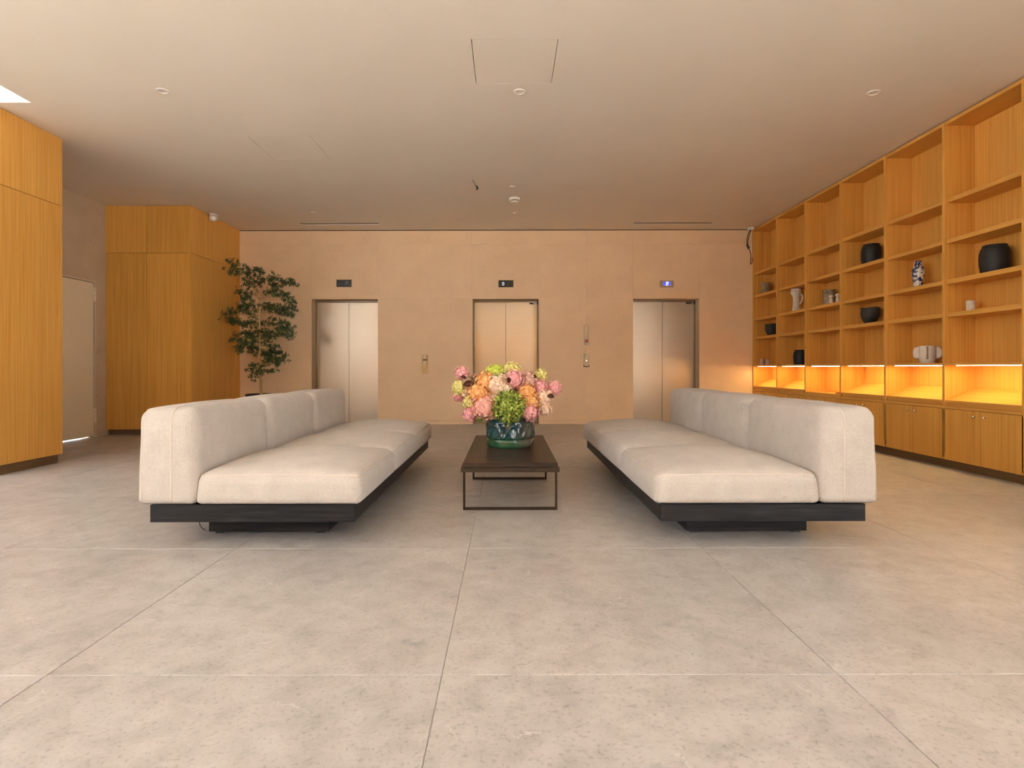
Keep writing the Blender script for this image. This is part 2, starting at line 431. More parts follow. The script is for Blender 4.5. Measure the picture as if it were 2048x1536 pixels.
# large square stone tiles, 1.2 m, with recessed pale joints
T = 1.2; gx0, gy0 = -0.2, 1.711; gap = 0.0013
bm = bmesh.new(); addbox(bm, -T / 2 + gap, T / 2 - gap, -T / 2 + gap, T / 2 - gap, -0.02, 0.0, 0.0012)
tile_me = mesh_of(bm); tile_me.materials.append(FLOOR)
for i in range(-5, 4):
    for j in range(-8, 7):
        x, y = gx0 + (i + 0.5) * T, gy0 + (j + 0.5) * T
        if x + T / 2 > XRW + 0.9 or y - T / 2 > YB + 0.4: continue
        t = bpy.data.objects.new('floor_tile', tile_me); C.objects.link(t); t.parent = floor
        t.location = Vector((x, y, 0)) - W[floor]
structure(box('outside_ground', -40, 40, -40, YF - 0.21, -0.3, -0.2, PAVE))
structure(box('outside_ground', XRW + 0.21, 40, YF - 0.2, 40, -0.3, -0.2, PAVE))
structure(box('outside_ground', -40, XL - 0.21, YF - 0.2, 40, -0.3, -0.2, PAVE))

PANELS = [(-0.249, 0.357, 3.913, 4.518), (-2.545, -1.93, 5.541, 6.165)]
SLOTS = [(-3.28, -2.01, 8.84, 8.99), (1.977, 3.25, 8.84, 8.99)]
SKY = (-3.6, 1.6, -4.3, -3.3)  # unseen rooflight, added to brighten the reflections in the lift doors
holes = PANELS + SLOTS + [SKY, (XL - 0.2, -4.07, YF, 4.83)]
us = sorted({XL - 0.2, XRW + 0.2, *[h[0] for h in holes], *[h[1] for h in holes]})
vs = sorted({YF - 0.2, YB + 0.3, *[h[2] for h in holes], *[h[3] for h in holes]})
inhole = lambda u, v: any(h[0] < u < h[1] and h[2] < v < h[3] for h in holes)
ceil = structure(slab('ceiling', us, vs, inhole, HC, HC + 0.12, lambda u, v, w: (u, v, w), CEIL))
# raised ceiling with a rooflight over the glazed bay at the left
boxes('raised_ceiling', [(XL, -4.07, 4.832, 4.95, HC + 0.12, 4.05), (-4.07, -3.95, YF, 4.95, HC + 0.12, 4.05), (XL, -4.07, YF, 3.0, 3.95, 4.07)], CEIL, ceil)
rl = structure(box('window_3', XL, -4.07, 3.0, 4.83, 4.0, 4.01, GLASS))
boxes('rooflight_bar', [(XL, -4.07, 3.0, 3.06, 3.97, 4.05), (XL, -4.07, 4.77, 4.83, 3.97, 4.05), (-5.16, -5.11, 3.06, 4.77, 3.97, 4.05)], ALU, rl)
x0, x1, y0, y1 = SKY
boxes('added_rooflight_shaft', [(x0 - 0.1, x0 - 0.001, y0 - 0.1, y1 + 0.1, HC + 0.1205, 4.2), (x1 + 0.001, x1 + 0.1, y0 - 0.1, y1 + 0.1, HC + 0.1205, 4.2),
                          (x0 - 0.001, x1 + 0.001, y0 - 0.1, y0 - 0.001, HC + 0.1205, 4.2), (x0 - 0.001, x1 + 0.001, y1 + 0.001, y1 + 0.1, HC + 0.1205, 4.2)], CEIL, ceil)
r2_ = structure(box('added_rooflight', x0, x1, y0, y1, 4.14, 4.15, GLASS))
for k in range(5):
    xx = x0 + (x1 - x0 - 0.04) * k / 4
    box('rooflight_bar', xx, xx + 0.04, y0, y1, 4.11, 4.18, ALU, r2_)
for k, (x0, x1, y0, y1) in enumerate(PANELS):
    g = 0.005
    lab = 'square flush access panel in ceiling above the flower vase' if k == 0 else 'faint square access panel in ceiling between downlight and lift wall, above the white sofa'
    p = tag(box('access_panel', x0 + g, x1 - g, y0 + g, y1 - g, HC + 0.0005, HC + 0.02, CEIL), lab, 'access panel')
    box('backing', x0 - 0.02, x1 + 0.02, y0 - 0.02, y1 + 0.02, HC + 0.125, HC + 0.13, DARKGAP, p)
for k, (x0, x1, y0, y1) in enumerate(SLOTS):
    lab = 'long beige ceiling air slot above the lift doors beside the tree' if k == 0 else 'long beige ceiling air slot above the lift doors with blue display'
    s = thing('air_slot', lab, 'air vent', ((x0 + x1) / 2, (y0 + y1) / 2, HC))
    boxes('frame', [(x0 + .001, x1 - .001, y0 + .001, y0 + 0.012, HC - 0.003, HC + 0.04), (x0 + .001, x1 - .001, y1 - 0.012, y1 - .001, HC - 0.003, HC + 0.04),
                    (x0 + .001, x0 + 0.012, y0 + .012, y1 - .012, HC - 0.003, HC + 0.04), (x1 - 0.012, x1 - .001, y0 + .012, y1 - .012, HC - 0.003, HC + 0.04)], CEIL, s)
    for q in range(2):
        yy = y0 + 0.05 + 0.05 * q
        box('blade', x0 + 0.013, x1 - 0.013, yy - 0.004, yy + 0.004, HC + 0.004, HC + 0.04, SLOTM, s)
    box('duct_back', x0 - 0.02, x1 + 0.02, y0 - 0.02, y1 + 0.02, HC + 0.1205, HC + 0.13, SLOTM, s)

# lift wall
OPEN = [(-3.24, -2.125), (-0.585, 0.53), (2.06, 3.175)]
HD = 2.076
cols = [XC - 1.3, OPEN[0][0], OPEN[0][1], OPEN[1][0], OPEN[1][1], OPEN[2][0], OPEN[2][1], XRW + 0.2]
inop = lambda u, v: v < HD and any(a < u < c for a, c in OPEN)
wall_b = structure(slab('wall_back', sorted(cols), [0.0, HD, HC], inop, YB + 0.014, YB + 0.50, lambda u, v, w: (u, w, v), JOINT, org=(0, YB, 0)))
pc = [-4.435, -3.24, -2.125, -0.585, 0.53, 1.30, 2.06, 3.175, 4.06]
pr = [0.062, HD, 2.966, HC - 0.012]
g = 0.0007
for i in range(len(pc) - 1):
    for j in range(3):
        xm, zm = (pc[i] + pc[i + 1]) / 2, (pr[j] + pr[j + 1]) / 2
        if inop(xm, zm): continue
        x0, x1 = pc[i] + g, pc[i + 1] - g
        if any(abs(pc[i] - c) < 1e-6 for a, c in OPEN) and j == 0: x0 = pc[i]
        if any(abs(pc[i + 1] - a) < 1e-6 for a, c in OPEN) and j == 0: x1 = pc[i + 1]
        box('stone_panel', x0, x1, YB, YB + 0.014, pr[j] + g, pr[j + 1] - g, STONE, wall_b)
# stone linings of the three openings
for a, c in OPEN:
    boxes('reveal', [(a, a + 0.012, YB + 0.001, YB + 0.20, 0.0, HD), (c - 0.012, c, YB + 0.001, YB + 0.20, 0.0, HD), (a + 0.012, c - 0.012, YB + 0.001, YB + 0.20, HD - 0.012, HD)], STONE, wall_b)
box('shadow_gap', XC - 0.02, XR, YB + 0.009, YB + 0.0138, HC - 0.0118, HC - 0.0002, DARKGAP, wall_b)  # dark strip in place of the shade between wall and ceiling
segs = [(XC - 0.02, OPEN[0][0]), (OPEN[0][1], OPEN[1][0]), (OPEN[1][1], OPEN[2][0]), (OPEN[2][1], 4.04)]
bb = structure(boxes('baseboard_back', [(a, c, YB - 0.002, YB + 0.012, 0.0005, 0.056) for a, c in segs], STONE))

# left pier wall with the service door
DY0, DY1, DH = 6.74, 7.665, 2.09
wall_l = structure(slab('wall_left', [YN1 - 0.8, DY0, DY1 + 0.045, YB], [0.0, DH + 0.03, HC], lambda u, v: DY0 < u < DY1 + 0.045 and v < DH + 0.03,
                        XD - 0.2, XD, lambda u, v, w: (w, u, v), CONC, org=(XD, 7.2, 0)))
d1 = structure(box('door_1', XD - 0.05, XD - 0.008, DY0 + 0.02, DY1, 0.013, DH, DOORP, None, 0.002))
fr = boxes('frame', [(XD - 0.11, XD - 0.002, DY1 + 0.022, DY1 + 0.045, 0.0, DH + 0.03), (XD - 0.11, XD - 0.002, DY0 - .0, DY1 + 0.022, DH + 0.008, DH + 0.03),
                     (XD - 0.11, XD - 0.06, DY1 - 0.03, DY1 + 0.022, 0.0, DH + 0.008)], FRAMEP, d1)
box('gap_shade', XD - 0.059, XD - 0.035, DY1 + 0.001, DY1 + 0.0215, 0.0, DH + 0.007, DARKGAP, d1)  # dark strip painted as the shade in the hinge-side gap
box('gap_shade', XD - 0.059, XD - 0.035, DY0 + 0.02, DY1, DH + 0.0005, DH + 0.0075, DARKGAP, d1)  # same dark strip for the shade above the door leaf
for z in (0.20, 1.84):
    h_ = boxes('hinge', [(XD - 0.012, XD + 0.016, DY1 - 0.004, DY1 + 0.026, z, z + 0.085), (XD - 0.012, XD + 0.016, DY1 - 0.004, DY1 + 0.026, z + 0.09, z + 0.135),
                         (XD - 0.012, XD + 0.016, DY1 - 0.004, DY1 + 0.026, z + 0.14, z + 0.19)], DOORP, d1, 0.004)
structure(boxes('wall_left', [(XL - 0.2, XD - 0.2, YN0, YN0 + 0.1, 0, 4.05)], WALLP))

# glazed walls behind the camera and at the left, right wall
def glazing(name, a, c, fixed, z0, z1, n, axis):
    def bx_(p0, p1, q0, q1, z0_, z1_):
        return (p0, p1, fixed + q0, fixed + q1, z0_, z1_) if axis == 'x' else (fixed + q0, fixed + q1, p0, p1, z0_, z1_)
    g_ = structure(boxes(name, [bx_(a, c, -0.04, 0.04, z1 - 0.06, z1), bx_(a, c, -0.04, 0.04, z0, z0 + 0.06)], ALU))
    for k in range(n + 1):
        p = a + (c - a - 0.05) * k / n
        boxes('mullion', [bx_(p, p + 0.05, -0.04, 0.04, z0 + 0.06, z1 - 0.06)], ALU, g_)
    for k in range(n):
        p0 = a + (c - a - 0.05) * k / n + 0.05; p1 = a + (c - a - 0.05) * (k + 1) / n
        boxes('pane', [bx_(p0, p1, -0.006, 0.006, z0 + 0.06, z1 - 0.06)], GLASS, g_)
    return g_
structure(box('wall_front', XL - 0.2, XRW + 0.2, YF - 0.2, YF, 0, HC + 0.85, WV))
LA, LC = -4.4, 1.6
structure(slab('wall_left', [YF - 0.2, LA, LC, YN0 + 0.1], [0, 0.8, 3.85, 4.05], lambda u, v: LA < u < LC and 0.8 < v < 3.85, XL - 0.2, XL, lambda u, v, w: (w, u, v), WALLP, org=(XL, 0, 0)))
glazing('window_2', LA, LC, XL - 0.1, 0.8, 3.85, 6, 'y')
RA, RC = -7.2, 0.0
structure(slab('wall_right', [YF - 0.2, RA, RC, YB + 0.3], [0, 0.07, 3.07, HC], lambda u, v: RA < u < RC and 0.07 < v < 3.07, XRW, XRW + 0.2, lambda u, v, w: (w, u, v), WALLP, org=(XRW, 0, 0)))
glazing('window_4', RA, RC, XRW + 0.1, 0.07, 3.07, 6, 'y')

# ------------------------------------------------------------------ left cabinets
HS = 2.535                       # height of the joint between lower and upper doors
cn = thing('wall_cabinet', 'tall oak wall cabinet beside the cream service door, with a wide flush front', 'cabinet', (XC - 0.6, (YN0 + YN1) / 2, 0))
box('body', XD + 0.01, XC - 0.021, YN0 + 0.001, YN1 - 0.019, 0.088, HC - 0.004, PLINTH, cn)  # body coloured dark so the door seams look shaded
box('end_panel', XD + 0.01, XC, YN1 - 0.018, YN1, 0.088, HC - 0.004, WV, cn, 0.001)
box('door', XC - 0.02, XC, YN0 + 0.001, YN1 - 0.021, 0.088, HS - 0.0025, WV, cn, 0.001)
box('door', XC - 0.02, XC, YN0 + 0.001, YN1 - 0.021, HS + 0.0025, HC - 0.004, WV, cn, 0.001)
box('plinth', XD + 0.03, XC - 0.025, YN0 + 0.01, YN1 - 0.03, 0.0, 0.0875, PLINTH, cn)

cf = thing('wall_cabinet', 'tall oak corner cabinet with four flush doors, beside the tree', 'cabinet', ((XD + XC) / 2, 8.6, 0))
box('body', XD + 0.002, XC - 0.021, YC0 + 0.021, YB - 0.002, 0.078, HC - 0.004, PLINTH, cf)  # dark body colour stands in for shade in the seams
xm = (294 - 1015) * YC0 / F
box('post', XC - 0.020, XC, YC0, YC0 + 0.021, 0.078, HC - 0.004, WV, cf, 0.0015)
for (x0, x1) in ((XD + 0.003, xm - 0.002), (xm + 0.002, XC - 0.022)):
    box('door', x0, x1, YC0, YC0 + 0.02, 0.078, HS + 0.0035, WV, cf, 0.001)
    box('door', x0, x1, YC0, YC0 + 0.02, HS + 0.0085, HC - 0.004, WV, cf, 0.001)
yf = XC * F / (469 - 1015)
for (y0, y1) in ((YC0 + 0.023, yf - 0.002), (yf + 0.002, YB - 0.003)):
    if y1 - y0 > 0.4:
        box('side_panel', XC - 0.02, XC, y0, y1, 0.078, HS + 0.0035, WV, cf, 0.001)
        box('side_panel', XC - 0.02, XC, y0, y1, HS + 0.0085, HC - 0.004, WV, cf, 0.001)
    else:
        box('filler', XC - 0.02, XC - 0.002, y0, y1, 0.078, HC - 0.004, WV, cf, 0.001)
box('plinth', XD + 0.02, XC - 0.03, YC0 + 0.03, YB - 0.01, 0.0, 0.0775, PLINTH, cf)

# ------------------------------------------------------------------ bookcase
P = 0.812; NB = 6
YE = YB - 0.003
def post_y(k): return YE - 0.03 - P * k          # near edge of upright k
S = [1.43, 1.735, 2.11, 2.485]                   # shelf tops
XB = XRW - 0.02
bk = thing('bookcase', 'wall-length oak bookcase with lit niches and cupboards below', 'bookcase', ((XR + XB) / 2, YE - P * 3, 0))
for k in range(NB + 1):
    y0 = post_y(k)
    box('upright', XR, XB, y0, y0 + 0.028, 0.10, HC - 0.012, WV, bk, 0.001)
boxes('top_panel', [(XR + 0.002, XB, post_y(k + 1) + 0.0285, post_y(k) - 0.0005, HC - 0.045, HC - 0.012) for k in range(NB)], WY, bk, 0.001)
for k in range(NB):
    ya, yb = post_y(k + 1) + 0.0285, post_y(k) - 0.0005
    for z in S: box('shelf', XR + 0.022, XB - 0.001, ya, yb, z - 0.040, z, WY, bk, 0.0012)
    box('shelf', XR + 0.003, XB - 0.001, ya, yb, 0.945, 0.967, WY, bk, 0.001)
    box('back_panel', XB, XB + 0.016, ya - 0.014, yb + 0.014, 0.10, HC - 0.012, WV, bk)
    ld = boxes('led_strip', [(XR + 0.030, XR + 0.042, ya + 0.004, yb - 0.10, 0.9410, 0.9448)], LED, bk)
    ld['label'] = 'glowing warm light strip under the shelf'
    # niche floor: a tray with a recessed shadow band under its lip
    if k == 2:                                         # this bay has no sloping board
        box('niche_floor', XR + 0.004, XB - 0.001, ya, yb, 0.5755, 0.60, WY, bk, 0.001)
        box('stop_block', XR + 0.006, XR + 0.03, ya + 0.002, ya + 0.09, 0.6005, 0.625, WY, bk, 0.001)
    else:
        bm = bmesh.new(); vv = []
        for yy in (ya, yb):
            vv.append([bm.verts.new((x_, yy, z_)) for x_, z_ in ((XR + 0.004, 0.603), (XR + 0.004, 0.625), (XB - 0.001, 0.737), (XB - 0.001, 0.715))])
        bm.faces.new(vv[0]); bm.faces.new(vv[1][::-1])
        for q in range(4): bm.faces.new([vv[0][q], vv[0][(q + 1) % 4], vv[1][(q + 1) % 4], vv[1][q]])
        bmesh.ops.recalc_face_normals(bm, faces=bm.faces[:])
        link('sloping_board', mesh_of(bm), WY, bk, (XR + 0.1, (ya + yb) / 2, 0.63))
        box('recess_band', XR + 0.022, XR + 0.04, ya, yb, 0.575, 0.6025, WY, bk)
    yc = (ya + yb) / 2
    for (y0, y1, kn) in ((ya - 0.012, yc - 0.0015, yc - 0.055), (yc + 0.0015, yb + 0.012, yc + 0.055)):
        d = box('door', XR, XR + 0.02, y0, y1, 0.078, 0.545, WV, bk, 0.001)
        kb = lathe('knob', [(0.004, 0), (0.004, 0.012), (0.010, 0.014), (0.0115, 0.019), (0.009, 0.024), (0.003, 0.026)], 0, 0, 0, CHROME, None, 14)
        kb.parent = d; kb.rotation_euler = (0, R(-90), 0); kb.location = Vector((XR, kn, 0.497)) - W[d]
    box('carcass', XR + 0.021, XB - 0.001, ya + 0.001, yb - 0.001, 0.10, 0.5745, PLINTH, bk)  # coloured dark as the shade between the cupboard doors
box('rail', XR + 0.001, XR + 0.02, post_y(NB) + 0.029, post_y(0) - 0.001, 0.5485, 0.5747, WY, bk, 0.001)
box('plinth', XR + 0.035, XB, post_y(NB) + 0.001, YE, 0.0, 0.0765, PLINTH, bk)
# closing end panel that runs to the floor
box('end_panel', XR - 0.006, XB + 0.016, post_y(NB) - 0.026, post_y(NB) - 0.0006, 0.0, HC - 0.012, WV, bk, 0.001)

# ------------------------------------------------------------------ lift doors
def lift(k, label):
    a, c = OPEN[k]; yd = YB + 0.20
    t = thing('elevator_door', label, 'elevator door', ((a + c) / 2, yd, 0))
    a, c, top = a + 0.001, c - 0.001, HD - 0.001
    boxes('frame', [(a, a + 0.028, yd + 0.001, yd + 0.12, 0, top), (c - 0.028, c, yd + 0.001, yd + 0.12, 0, top), (a + 0.028, c - 0.028, yd + 0.001, yd + 0.12, top - 0.034, top)], DSTEEL, t, 0.0015)
    xm = (a + c) / 2
    for (x0, x1) in ((a + 0.0295, xm - 0.002), (xm + 0.002, c - 0.0295)):
        box('door_panel', x0, x1, yd + 0.045, yd + 0.075, 0.006, top - 0.036, STEEL, t, 0.001, org=((x0 + x1) / 2, yd + 0.06, 0.9))
    box('void', a + 0.029, c - 0.029, yd + 0.10, yd + 0.12, 0.006, top - 0.035, DARKGAP, t)
    box('sill', a + 0.001, c - 0.001, yd - 0.19, yd + 0.1, 0.0005, 0.005, SATIN, t)
    if k == 0: boxes('sensor', [(c - 0.028, c - 0.002, yd + 0.0, yd + 0.03, top - 0.075, top - 0.036)], BLACK, t, 0.002)
    else:
        s = boxes('sensor', [(c - 0.155, c - 0.03, yd + 0.005, yd + 0.035, top - 0.072, top - 0.036), (c - 0.03, c - 0.004, yd - 0.01, yd + 0.03, top - 0.082, top - 0.02)], BLACK, t, 0.002)
        box('bracket', c - 0.15, c - 0.035, yd + 0.002, yd + 0.0045, top - 0.046, top - 0.04, CHROME, s)
        box('bracket', c - 0.09, c - 0.03, yd + 0.002, yd + 0.0045, top - 0.07, top - 0.062, CHROME, s)
    return t
lift(0, 'brushed steel lift doors under the scratched dark plaque, beside the tree')
lift(1, 'brushed steel lift doors behind the flowers, under the black display reading 0')
lift(2, 'brushed steel lift doors under the blue display reading 2')
SB = YB / F
def wx(px): return (px - 1015) * SB
def wz(py): return CH + (735.5 - py) * SB
def strokes(name, segs, w, y, mat, parent):
    bm = bmesh.new()
    for (x0, z0, x1, z1) in segs:
        addbox(bm, min(x0, x1) - w / 2, max(x0, x1) + w / 2, y - 0.002, y, min(z0, z1) - w / 2, max(z0, z1) + w / 2)
    return link(name, mesh_of(bm), mat, parent, (segs[0][0], y, segs[0][1]))
# display over the first lift: dark plaque under crinkled protective film
p = thing('floor_display', 'blank black plaque with pale scratches above the lift beside the tree', 'display', (wx(688.5), YB, wz(573.5)))
box('plate', wx(673.5), wx(703.5), YB - 0.012, YB - 0.0005, wz(573.5), wz(559), BLACK, p, 0.004)
for (u0, v0, u1, v1, w) in ((692.5, 561.5, 694, 565.5, .5), (695.8, 563.5, 696.8, 562, .5), (694, 566.3, 696.5, 563.5, .6), (690, 569.5, 694, 566.6, .3), (697, 570.5, 701.5, 569, .3), (677, 569, 680, 567.5, .3), (698, 566, 701, 566, .25)):
    A, B_ = Vector((wx(u0), YB - 0.0125, wz(v0))), Vector((wx(u1), YB - 0.0125, wz(v1)))
    bm = bmesh.new(); addtube(bm, [A, (A + B_) / 2 + Vector((0.001, 0, 0.001)), B_], w * SB * 0.55, 5)
    link('scratch', mesh_of(bm), WHITE, p, tuple(A))
# black display reading 0
p = thing('floor_display', 'black display reading 0 above the lift behind the flowers', 'display', (wx(1012.5), YB, wz(574.5)))
box('plate', wx(997.5), wx(1027), YB - 0.010, YB - 0.0005, wz(574.5), wz(560.5), BLACK, p, 0.002)
w = 0.0065; x0, x1, z0, z1 = wx(1004.8), wx(1008.2), wz(570.4), wz(564.8)
bm = bmesh.new()
ring = [((x0 + x1) / 2 + (x1 - x0) / 2 * (abs(math.cos(t_)) ** 0.7) * (1 if math.cos(t_) >= 0 else -1), YB - 0.0105, (z0 + z1) / 2 + (z1 - z0) / 2 * (abs(math.sin(t_)) ** 0.7) * (1 if math.sin(t_) >= 0 else -1)) for t_ in [2 * math.pi * i / 24 for i in range(24)]]
addtube(bm, ring, w / 2, 6, True)
link('digit', mesh_of(bm), DIGIT, p, ring[0])
# blue display reading 2
p = thing('floor_display', 'bronze framed blue display reading 2 above a lift', 'display', (wx(1333.5), YB, wz(576)))
box('plate', wx(1320), wx(1347), YB - 0.018, YB - 0.0005, wz(575.5), wz(562), SATIN, p, 0.004)
box('screen', wx(1326), wx(1341.5), YB - 0.0195, YB - 0.0181, wz(572), wz(564.2), BLUE, p)
x0, x1, z0, zm_, z1 = wx(1332.3), wx(1335.5), wz(571.2), wz(568), wz(565.2)
strokes('digit', [(x0, z1, x1, z1), (x1, z1, x1, zm_), (x0, zm_, x1, zm_), (x0, z0, x0, zm_), (x0, z0, x1, z0)], 0.0075, YB - 0.0197, DIGIT, p)
# call stations
p = thing('key_switch_plate', 'satin metal key switch plate with red emergency pictogram button, on the lift wall', 'switch', (wx(1173), YB, wz(690)))
box('plate', wx(1168), wx(1177.5), YB - 0.014, YB - 0.0005, wz(675), wz(650.5), SATIN, p, 0.002)
lo = box('lower_plate', wx(1168), wx(1177.5), YB - 0.014, YB - 0.0005, wz(690.5), wz(675.8), SATIN, p, 0.002)
box('red_button', wx(1170), wx(1176), YB - 0.017, YB - 0.0142, wz(685.6), wz(679), RED, lo, 0.001)
kb = lathe('keyhole', [(0.008, 0), (0.008, 0.003), (0.003, 0.004)], 0, 0, 0, CHROME, None, 14)
kb.parent = p; kb.rotation_euler = (R(90), 0, 0); kb.location = Vector((wx(1173), YB - 0.0141, wz(671.8))) - W[p]
p = thing('call_button_plate', 'satin metal call plate with one round button and black lower clip, under the key switch', 'button panel', (wx(1173), YB, wz(734)))
box('plate', wx(1168), wx(1177.5), YB - 0.014, YB - 0.0005, wz(733), wz(708.5), SATIN, p, 0.003)
boxes('clip', [(wx(1167), wx(1168) - .0005, YB - 0.016, YB - 0.0005, wz(733), wz(729)), (wx(1177.5) + .0005, wx(1178.3), YB - 0.016, YB - 0.0005, wz(733), wz(729)), (wx(1167), wx(1178.3), YB - 0.016, YB - 0.0005, wz(734.3), wz(733.1))], BLACK, p, 0.001)
kb = lathe('button', [(0.0145, 0), (0.0145, 0.004), (0.012, 0.005), (0.010, 0.004), (0.004, 0.0045)], 0, 0, 0, CHROME, None, 18)
kb.parent = p; kb.rotation_euler = (R(90), 0, 0); kb.location = Vector((wx(1173), YB - 0.0141, wz(721.8))) - W[p]
p = thing('call_button_plate', 'tall brass plate with a raised card reader, on the lift wall beside the flowers', 'button panel', (wx(850), YB, wz(747)))
box('plate', wx(844), wx(856), YB - 0.004, YB - 0.0005, wz(747), wz(709.5), BRASS, p, 0.001)
rd = box('reader', wx(846.2), wx(853.2), YB - 0.022, YB - 0.0045, wz(731), wz(709), SATIN, p, 0.002)
box('slot', wx(846), wx(854), YB - 0.0235, YB - 0.0222, wz(721), wz(718), BLACK, rd)

# ------------------------------------------------------------------ ceiling fittings
def on_ceiling(px, py):
    y = F * (HC - CH) / (735.5 - py); return (px - 1015) * y / F, y
for px, py, lab in ((326, 180, 'round white recessed downlight near the near oak wall cabinet'), (1040, 183, 'round white recessed downlight beside the square access panel'), (1748, 186, 'round white recessed downlight near the bookcase')):
    x, y = on_ceiling(px, py)
    t = thing('downlight', lab, 'downlight', (x, y, HC), 'recessed downlights in the ceiling')
    lathe('trim', [(0.036, -0.001), (0.037, -0.007), (0.041, -0.009), (0.048, -0.006), (0.05, -0.0005)], x, y, HC, WHITE, t, 28, caps=False)
    lathe('lens', [(0.0355, -0.003), (0.02, -0.0015), (0.001, -0.001)], x, y, HC, WHITE, t, 28, caps=False)
for px, py, lab in ((627, 424, 'tiny pale ceiling cap beside the air slot nearest the tree'), (1025, 373, 'tiny pale ceiling cap between hanging wire and smoke detector'), (1031, 426, 'tiny pale ceiling cap between smoke detector and lift wall'), (1432, 427, 'tiny pale ceiling cap beside the air slot nearest the bookcase')):
    x, y = on_ceiling(px, py)
    t = thing('ceiling_spot', lab, 'sprinkler', (x, y, HC), 'tiny ceiling caps')
    lathe('cap', [(0.036, -0.0005), (0.034, -0.007), (0.004, -0.009)], x, y, HC, CEIL, t, 20)
    lathe('rim', [(0.037, -0.0005), (0.041, -0.003), (0.042, -0.0005)], x, y, HC, WHITE, t, 20, caps=False)
x, y = on_ceiling(1030, 396)
t = thing('smoke_detector', 'cream round smoke detector on the ceiling', 'smoke detector', (x, y, HC))
lathe('base', [(0.072, -0.0005), (0.072, -0.03), (0.060, -0.036)], x, y, HC, WHITE, t, 28)
lathe('vent_ring', [(0.048, -0.0365), (0.048, -0.046)], x, y, HC, DARKGAP, t, 24)
lathe('sensor_head', [(0.054, -0.0465), (0.052, -0.056), (0.022, -0.064)], x, y, HC, WHITE, t, 24)
x, y = on_ceiling(945, 360)
t = thing('hanging_wire', 'short loose black wire hanging from the bare ceiling', 'wire', (x, y, HC))
pts = bez((x, y, HC - 0.0005), (x + 0.02, y, HC - 0.005), (x + 0.03, y, HC - 0.05), (x + 0.045, y, HC - 0.075), 10)
tube('lead', pts, 0.0035, BLACK, t, 6)
pts2 = bez(pts[-1], pts[-1] + Vector((0.02, 0, -0.004)), pts[-1] + Vector((0.03, 0, -0.03)), pts[-1] + Vector((0.004, 0, -0.038)), 8)
tube('connector', pts2, 0.011, BLACK, t, 8)
# security camera by the corner cabinet
x, y = -4.33, 8.33
t = thing('security_camera', 'small white security camera on the ceiling by the corner cabinet', 'camera', (x, y, HC))
lathe('mount', [(0.052, -0.0005), (0.052, -0.03), (0.046, -0.034)], x, y, HC, WHITE, t, 24)
lathe('dome', [(0.06, -0.0345), (0.062, -0.06), (0.058, -0.085), (0.042, -0.105), (0.006, -0.112)], x, y, HC, WHITE, t, 24)
# rose with a dangling cable in the corner
x, y = 3.965, 9.20
t = thing('cable_rose', 'white ceiling rose with looping black cable beside the bookcase', 'cable', (x, y, HC))
lathe('rose', [(0.055, -0.0005), (0.06, -0.02), (0.05, -0.038), (0.008, -0.040)], x, y, HC, WHITE, t, 24)
z = HC - 0.04
c1 = bez((x - 0.005, y, z), (x - 0.055, y, z - 0.06), (x - 0.075, y, z - 0.18), (x - 0.055, y - 0.0, z - 0.235))
c2 = bez((x + 0.004, y, z), (x - 0.03, y, z - 0.08), (x - 0.045, y, z - 0.16), (x - 0.05, y, z - 0.235))
tube('cable', c1, 0.006, BLACK, t, 6); tube('cable', c2, 0.006, BLACK, t, 6)
boxes('connector', [(x - 0.075, x - 0.035, y - 0.012, y + 0.012, z - 0.265, z - 0.235), (x - 0.06, x - 0.02, y - 0.012, y + 0.012, z - 0.30, z - 0.266)], plain('grey_connector', (0.05, 0.06, 0.065), 0.5), t, 0.004)
c3 = bez((x - 0.04, y, z - 0.30), (x + 0.02, y, z - 0.36), (x + 0.0, y, z - 0.48), (x - 0.008, y, z - 0.535), 10) + bez((x - 0.008, y, z - 0.535), (x - 0.004, y, z - 0.575), (x + 0.02, y, z - 0.57), (x + 0.026, y, z - 0.45), 10)[1:]
tube('cable', c3, 0.006, plain('brown_cable', (0.03, 0.008, 0.004), 0.5), t, 6)

# ------------------------------------------------------------------ sofas
def cushion_map(u, c, h, r, rb, crown):
    """point of the unit cube -> point of a soft cushion (r: upper, rb: lower edge radius)"""
    u = Vector([math.copysign(abs(q) ** 0.72, q) for q in u])            # denser grid towards the edges
    p = Vector((u[0] * h[0], u[1] * h[1], u[2] * h[2]))
    t = min(1.0, max(0.0, (u[2] + 1) / 1.5)); rr = rb + (r - rb) * t * t * (3 - 2 * t)
    inner = Vector([max(-h[i] + rr, min(h[i] - rr, p[i])) for i in range(3)])
    dlt = p - inner
    if dlt.length > 1e-9: p = inner + dlt.normalized() * rr * min(1.0, max(abs(dlt[0]), abs(dlt[1]), abs(dlt[2])) / rr)
    w = [1 - min(1, abs(p[i] / h[i])) ** 2.2 for i in range(3)]
    if u[2] > 0: p[2] += crown[2] * w[0] * w[1] * u[2] ** 3
    p[0] += crown[0] * w[1] * w[2] * u[0] ** 3
    p[1] += crown[1] * w[0] * w[2] * u[1] ** 3
    return p + c
def cushion_frame(x0, x1, y0, y1, z0, z1):
    return Vector(((x0 + x1) / 2, (y0 + y1) / 2, (z0 + z1) / 2)), Vector(((x1 - x0) / 2, (y1 - y0) / 2, (z1 - z0) / 2))
def rounded(x0, x1, y0, y1, z0, z1, r, rb, crown=(0, 0, 0), n=22):
    c, h = cushion_frame(x0, x1, y0, y1, z0, z1)
    bm = bmesh.new(); bmesh.ops.create_cube(bm, size=2)
    bmesh.ops.subdivide_edges(bm, edges=bm.edges[:], cuts=n, use_grid_fill=True)
    for v in bm.verts: v.co = cushion_map(v.co, c, h, r, rb, crown)
    return bm
